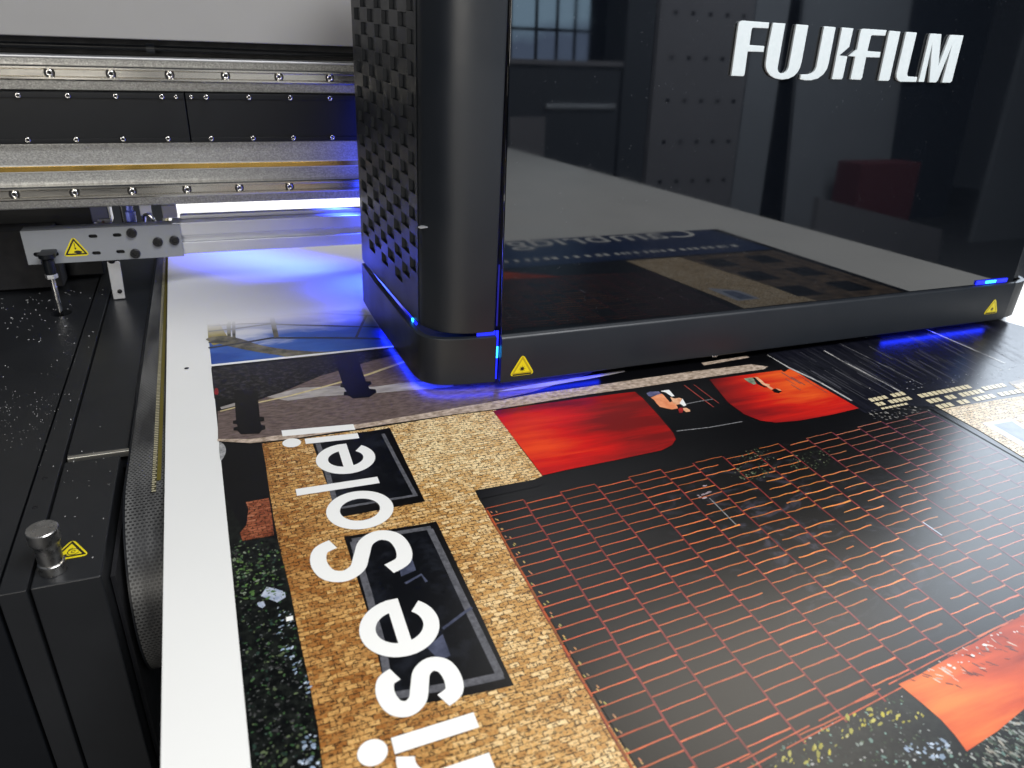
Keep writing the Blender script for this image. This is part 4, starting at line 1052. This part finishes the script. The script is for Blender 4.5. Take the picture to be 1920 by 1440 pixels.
lathe('leg_bolt', [(0.004, 0.0), (0.004, -0.002), (0.0022, -0.0025), (0.0018, -0.001), (0.0, -0.001)], (-0.1965, 1.4618, -0.004), M['black_screw'], bar, 18, 'Y')
lathe('leg_bolt', [(0.006, 0.0), (0.006, -0.004), (0.003, -0.0045), (0.0028, -0.002), (0.0, -0.002)], (-0.1995, 1.4618, 0.056), M['black_screw'], bar, 18, 'Y')

# small sensor fittings behind the bracket, under the beam
sen = empty('sensor_unit', (-0.17, 1.53, 0.10), 'small sensor with red mounting strip and clear blue tube above the bracket plate', 'sensor')
def sp(u, v): return at_y(u, v, 1.53)
a, b = sp(167, 388), sp(207, 418)
box('housing', a.x, b.x, 1.53, 1.56, 0.108, 0.150, M['blue_grey'], sen, 0.002)
box('edge_strip', b.x+0.0005, b.x+0.004, 1.526, 1.556, 0.108, 0.150, M['alu'], sen, 0.0008)
a, b = sp(170, 424), sp(226, 420)
box('mounting_strip', a.x, b.x, 1.49, 1.515, 0.104, 0.1075, M['red_part'], sen, 0.0005)
for u, v in ((181, 422), (213, 421)):
    q = at_y(u, v, 1.495); lathe('strip_screw', [(0.0024, 0), (0.002, 0.0012), (0.0, 0.0014)], (q.x, 1.497, 0.1075), M['chrome'], sen, 14)
a = sp(184, 413); box('clamp', a.x, a.x+0.022, 1.517, 1.524, 0.107, 0.1165, M['grey_paint'], sen, 0.0006)
lathe('clamp_screw', [(0.0026, 0), (0.0022, -0.0014), (0.0, -0.0016)], (a.x+0.010, 1.5168, 0.1125), M['chrome'], sen, 14, 'Y')
t = NT('clear blue tube'); M['clear_blue'] = t.out((0.25, 0.30, 0.85), 0.12, **{'Transmission Weight': 0.5})
q = sp(246, 408); lathe('clear_tube', [(0.0, 0), (0.0085, 0), (0.0085, 0.020), (0.006, 0.022), (0.006, 0.034), (0.0, 0.034)], (q.x, 1.53, 0.106), M['clear_blue'], sen, 24)
lathe('tube_socket', [(0.0, 0), (0.013, 0), (0.013, 0.004), (0.0, 0.004)], (q.x, 1.53, 0.1015), M['black_plastic'], sen, 24)
box('upright_rod', q.x-0.016, q.x-0.013, 1.524, 1.528, 0.105, 0.155, M['black_screw'], sen, 0.0008)
q = sp(275, 405)
tube('spring_clip', catmull([(q.x-0.006, 1.525, 0.104), (q.x-0.004, 1.525, 0.117), (q.x+0.004, 1.523, 0.120), (q.x+0.010, 1.521, 0.114), (q.x+0.012, 1.520, 0.105)], False, 5), 0.0038, M['chrome'], sen)
box('clip_base', q.x-0.010, q.x+0.020, 1.505, 1.52, 0.1005, 0.1045, M['alu'], sen, 0.0006)
box('tab', q.x-0.012, q.x+0.008, 1.55, 1.554, 0.112, 0.150, M['alu'], sen, 0.0006)
wb = [sp(310, 400), sp(330, 393)]
box('stop_block', 0.0 + wb[0].x - 0.006, wb[1].x, 1.54, 1.56, 0.108, 0.132, M['cover_grey'], sen, 0.001)

# ================================================================== LEFT DECK
deck = empty('printer_bed', (-0.3, 1.0, DZ), 'black metal side deck with gaps, cover plate and end housing left of the white board', 'machine deck')
FY = 0.6625
# deck plate with a real hole for the rod
def deck_plate():
    bm = bmesh.new(); n = 32; r = 0.0165
    ring = [(RX_+0.001 + r*math.cos(2*math.pi*i/n), RY_ + r*math.sin(2*math.pi*i/n)) for i in range(n)]
    x0, x1, y0, y1 = -0.95, -0.2462, FY, 1.95
    outer = []
    for i in range(n):                                     # project the ring onto the rectangle
        a = 2*math.pi*i/n; dx, dy = math.cos(a), math.sin(a)
        tx = ((x1 if dx > 0 else x0) - RX_)/dx if abs(dx) > 1e-9 else 1e9; ty = ((y1 if dy > 0 else y0) - RY_)/dy if abs(dy) > 1e-9 else 1e9
        k = min(tx, ty); outer.append((RX_+dx*k, RY_+dy*k))
    for z in (DZ,):
        a = [bm.verts.new((*p, z)) for p in ring]; b = [bm.verts.new((*p, z)) for p in outer]; lo = [bm.verts.new((*p, z-0.012)) for p in ring]
        for i in range(n):
            j = (i+1) % n; bm.faces.new([a[i], b[i], b[j], a[j]]); bm.faces.new([a[j], lo[j], lo[i], a[i]])
        for cx, cy in ((x0, y0), (x1, y0), (x1, y1), (x0, y1)):     # corner fill
            k = min(range(n), key=lambda i: (outer[i][0]-cx)**2+(outer[i][1]-cy)**2)
            for j in ((k-1) % n, k, (k+1) % n):
                i2 = (j+1) % n; p, q = outer[j], outer[i2]
                if abs(p[0]-q[0]) > 1e-4 and abs(p[1]-q[1]) > 1e-4:
                    try: bm.faces.new([b[j], bm.verts.new((cx, cy, z)), b[i2]])
                    except Exception: pass
    return from_bm('deck_plate', bm, M['deck'], deck)
deck_plate()
box('deck_body', -0.95, -0.2465, FY, 1.95, -0.60, DZ-0.013, M['black_coat'], deck)
box('deck_front', -0.95, -0.2462, FY-0.004, FY, -0.60, DZ-0.0004, M['black_coat'], deck, 0.001)
es = box('edge_strip', -0.2440, -0.2196, FY-0.002, 1.95, -0.60, DZ+0.0006, M['deck'], deck, 0.0012)
cp = box('cover_plate', -0.2168, -0.1490, 0.9095, 1.95, -0.05, DZ-0.0008, M['deck'], deck, 0.0008)
box('plate_end', -0.2163, -0.1470, 0.9030, 0.9092, -0.030, DZ-0.0012, plain('cut metal edge', (0.62, 0.60, 0.54), 0.35, 0.9), deck, 0.001)
eh = box('end_housing', -0.2172, -0.1560, FY, 0.8930, -0.60, DZ, M['deck'], deck, 0.0018, 3)
for q in (at(84, 897, DZ), at(66, 952, DZ)):
    lathe('deck_screw', [(0.0032, 0.0004), (0.0030, 0.0012), (0.0014, 0.0014), (0.0012, 0.0004), (0.0, 0.0004)], (q.x, q.y, DZ), M['black_screw'], deck, 18)
box('inner_wall', -0.1545, -0.1500, 0.69, 1.95, -0.60, -0.045, M['dark'], deck)
box('base_frame', -0.95, 0.9, 0.86, 1.9, -0.75, -0.62, M['dark'], deck)
lab_c = at(140, 1026, DZ)
label_tri(deck, Vector((lab_c.x-0.003, lab_c.y-0.006, DZ+0.0001)), EX, Vector((0, 1, 0)), 0.0190, 'roller')
# machine body behind, under the beam
rear = box('rear_housing', -0.95, -0.235, 1.60, 1.75, -0.015, 0.30, M['black_coat'], None, 0.003)
tag(rear, 'dark machine housing behind the deck under the gantry beam', 'machine housing')
rear.parent = None
blk = box('rear_step', -0.95, -0.30, 1.545, 1.60, -0.016, 0.095, M['dark'], None, 0.002)
tag(blk, 'low black block on the deck behind the bracket plate', 'machine block')

# ---- steel pin on the end housing
pin = lathe('locating_pin', [(0.0, 0.0), (0.0116, 0.0), (0.0120, 0.0006), (0.0120, 0.0112), (0.0114, 0.0118), (0.0106, 0.0122), (0.0106, 0.0142), (0.0112, 0.0148), (0.0112, 0.0290), (0.0118, 0.0330), (0.0138, 0.0375), (0.0142, 0.0385), (0.0142, 0.0508), (0.0136, 0.0515), (0.004, 0.0513), (0.0, 0.0513)], (-0.1999, 0.6850, DZ), M['steel'], None, 64, 'Z', 25)
tag(pin, 'short turned stainless steel pin standing on the black end housing', 'metal pin')

# ---- conveyor belt
belt = empty('conveyor_belt', (-0.10, 1.0, -0.13), 'dark woven mesh conveyor belt with brass edge tape bending over its roller', 'conveyor belt')
def belt_mesh(name, x0, x1, rr, off, mat, xn=2, y_end=2.4, ang=150):
    cy, cz = 0.805, -0.129; vs = []; path = [(y_end, cz+rr), (1.9, cz+rr), (1.4, cz+rr), (1.0, cz+rr)]
    for i in range(25):
        a = R(90 + ang*i/24); path.append((cy + rr*math.cos(a), cz + rr*math.sin(a)))
    fs = []
    for y, z in path:
        for k in range(xn): vs.append((x0+(x1-x0)*k/(xn-1), y, z))
    for i in range(len(path)-1):
        for k in range(xn-1):
            a = i*xn+k; fs.append((a, a+1, a+xn+1, a+xn))
    o = from_data(name, vs, fs, mat, belt, True)
    L = [0.0]
    for p, q in zip(path, path[1:]): L.append(L[-1] + math.hypot(q[0]-p[0], q[1]-p[1]))
    uv = o.data.uv_layers.new(name='along')
    for lp, ud in zip(o.data.loops, uv.data): ud.uv = (vs[lp.vertex_index][0], L[lp.vertex_index // xn])
    return o
belt_mesh('belt', -0.1410, 0.9, 0.1210, 0, M['belt'], 3)
t = NT('brass edge weave')
bk = t.n('ShaderNodeTexBrick', {'Vector': t.obj(), 'Scale': 1.0, 'Mortar Size': 0.0012, 'Brick Width': 0.02, 'Row Height': 0.0046, 'Color1': (0.42, 0.38, 0.25), 'Color2': (0.60, 0.55, 0.38), 'Mortar': (0.05, 0.045, 0.02)})
M['tape'] = t.out(bk.outputs[0], 0.4, 0.2); t.bump(bk.outputs['Fac'], -0.5, 0.001)
def tape(x0, x1, ya, yb, mat, z):
    n = 30; vs = []; fs = []
    for i in range(n+1):
        y = ya+(yb-ya)*i/n; s = -0.018*(y-0.80)
        vs += [(x0+s, y, z), (x1+s, y, z)]
    return from_data('edge_tape', vs, [(2*i, 2*i+1, 2*i+3, 2*i+2) for i in range(n)], mat, belt)
tape(-0.1140, -0.1095, 0.778, 2.2, M['tape'], -0.0070)
t = NT('dull brass strip'); M['tape2'] = t.out((0.16, 0.13, 0.02), 0.45, 0.4)
tape(-0.1090, -0.1045, 0.80, 2.2, M['tape2'], -0.0068)
belt_mesh('belt_edge', -0.1432, -0.1412, 0.1215, 0, M['black_coat'], 2)
lathe('roller', [(0.0, 0.0), (0.118, 0.0), (0.118, 1.0), (0.0, 1.0)], (-0.139, 0.805, -0.129), M['dark'], belt, 48, 'X')

# ---- paper dust on the deck
def dust():
    r = random.Random(21); vs = []; fs = []
    zones = [((0, 545), (135, 620), 55, 0.0010), ((0, 600), (180, 660), 18, 0.0008), ((120, 500), (205, 560), 32, 0.0013), ((0, 730), (110, 850), 90, 0.00028), ((0, 640), (150, 780), 26, 0.0005), ((60, 780), (210, 1070), 42, 0.0005), ((60, 470), (130, 540), 12, 0.0016)]
    for (u0, v0), (u1, v1), n, s in zones:
        for _ in range(n):
            u, v = r.uniform(u0, u1), r.uniform(v0, v1); p = at(u, v, DZ)
            if -0.2462 < p.x < -0.2440 or -0.2196 < p.x < -0.2172 or p.x > -0.157 or p.y > 1.53: continue
            if (p.x-RX_)**2 + (p.y-RY_)**2 < 0.0175**2: continue
            zz = DZ + (0.0012 if -0.2440 < p.x < -0.2196 else 0.0004)
            if (p.x+0.2)**2 + (p.y-0.685)**2 < 0.0132**2: continue
            L = s*r.uniform(0.5, 1.8); Wd = s*r.uniform(0.3, 0.8); a = r.uniform(0, math.pi); ca, sa = math.cos(a), math.sin(a); b = len(vs); h = r.uniform(0.0002, 0.0010)
            for lx, ly, lz in ((-L, -Wd, 0), (L, -Wd, h*0.4), (L, Wd, h), (-L, Wd, h*0.3), (-L, -Wd, 0.0003), (L, -Wd, h*0.4+0.0003), (L, Wd, h+0.0003), (-L, Wd, h*0.3+0.0003)):
                vs.append((p.x+lx*ca-ly*sa, p.y+lx*sa+ly*ca, zz+lz))
            for f in ((3,2,1,0),(4,5,6,7),(0,1,5,4),(1,2,6,5),(2,3,7,6),(3,0,4,7)): fs.append(tuple(b+i for i in f))
    o = from_data('paper_dust', vs, fs, M['dust'], None, kind='stuff')
    tag(o, 'scattered white paper dust and chips on the black deck', 'dust')
dust()

# ================================================================== ROOM BEHIND THE CAMERA (seen only mirrored in the gloss panel)
WY = -4.2
rw = box('room_wall', -3, 7.5, WY-0.2, WY, FZ, 2.2, M['wall']); rw['kind'] = 'structure'
def window():
    x0, x1, z0, z1 = 2.28, 2.98, 0.50, 1.60
    wn = empty('workshop_window', ((x0+x1)/2, WY+0.02, z0), 'pale blue workshop window mirrored at the top left of the gloss panel', 'window')
    t = NT('daylight pane')
    n = t.noise(t.obj(), 3.0, 4); zc = t.xyz(t.obj())[2]
    c = t.mix(t.rng(t.math('ADD', zc, t.math('MULTIPLY', n, 0.3)), 0.85, 1.0), (0.20, 0.27, 0.42), (0.45, 0.68, 0.90))
    m_ = t.out((0.02, 0.02, 0.02), 0.3, **{'Emission Color': c, 'Emission Strength': 2.4})
    cols = [x0, 2.50, 2.68, 2.84, x1]
    for a, b in zip(cols, cols[1:]):
        for c0, c1 in ((z0, 0.78), (0.78, z1)):
            box('pane', a+0.012, b-0.012, WY+0.010, WY+0.016, c0+0.012, c1-0.012, m_, wn)
    for x in cols: box('mullion', x-0.012, x+0.012, WY+0.004, WY+0.03, z0, z1, M['board_dark'], wn)
    for z in (z0, 0.78, z1): box('transom', x0-0.012, x1+0.012, WY+0.004, WY+0.028, z-0.012, z+0.012, M['board_dark'], wn)
window()
def leaning(name, pts, mat, label, cat, y=-3.0, th=0.04):
    """pts: corners (x, z) of an upright sheet"""
    o = prism(name, [Vector((a, y + 0.06*(b-FZ)*-1, b)) for a, b in pts], Vector((0, -th, 0)), mat)
    tag(o, label, cat); return o
lc = empty('low_cabinet', (2.2, -3.1, FZ), 'low dark cabinet with a pale handle rail, mirrored in the gloss panel under the window', 'cabinet')
box('carcass', 1.80, 2.655, -3.5, -3.02, FZ, 0.50, M['board_dark'], lc, 0.004)
box('worktop', 1.78, 2.66, -3.52, -3.0, 0.502, 0.535, M['board_brown'], lc, 0.003)
box('handle_rail', 2.10, 2.62, -3.018, -3.0, 0.235, 0.262, M['alu'], lc, 0.003)
box('drawer_front', 1.84, 2.10, -3.018, -3.005, -0.10, 0.18, M['board_brown'], lc, 0.003)
dc = box('dark_pillar', 2.665, 2.88, -3.3, -3.0, FZ, 1.7, M['board_dark'], None, 0.004); tag(dc, 'narrow dark upright mirrored beside the window reflection', 'pillar')
gcb = empty('tall_cabinet', (3.4, -3.1, FZ), 'tall grey cabinet with rows of small holes, mirrored left of the raised lettering', 'cabinet')
box('carcass', 2.90, 3.99, -3.4, -3.02, FZ, 1.8, M['board_brown'], gcb, 0.004)
box('door', 2.91, 3.68, -3.018, -3.004, FZ+0.05, 1.78, M['board_brown'], gcb, 0.002)
box('door', 3.69, 3.98, -3.018, -3.006, FZ+0.05, 1.78, M['board_grey'], gcb, 0.002)
for iz in range(5):
    for ix in range(5):
        box('vent_hole', 3.02+ix*0.14, 3.05+ix*0.14, -3.0035, -3.0010, -0.28+iz*0.28, -0.255+iz*0.28, M['dark'], gcb)
leaning('leaning_board', [(4.30, FZ), (5.36, FZ), (5.27, 1.7), (4.21, 1.7)], M['board_grey'], 'large plain grey board leaning upright, mirrored behind the raised lettering', 'board', -3.05)
bx = box('carton', 4.64, 5.24, -2.96, -2.70, FZ, -0.14, M['box_red'], None, 0.004); tag(bx, 'dark red carton standing before the leaning grey board in the mirror image', 'carton')
leaning('low_board', [(4.15, FZ), (5.50, FZ), (5.48, -0.66), (4.15, -0.36)], M['board_brown'], 'low grey board standing in front of the dark red carton in the mirror image', 'board', -2.55)
leaning('edge_board', [(6.5, FZ), (7.6, FZ), (7.6, 1.7), (6.75, 1.7)], M['board_grey'], 'grey board at the right edge of the mirror image', 'board', -3.05)
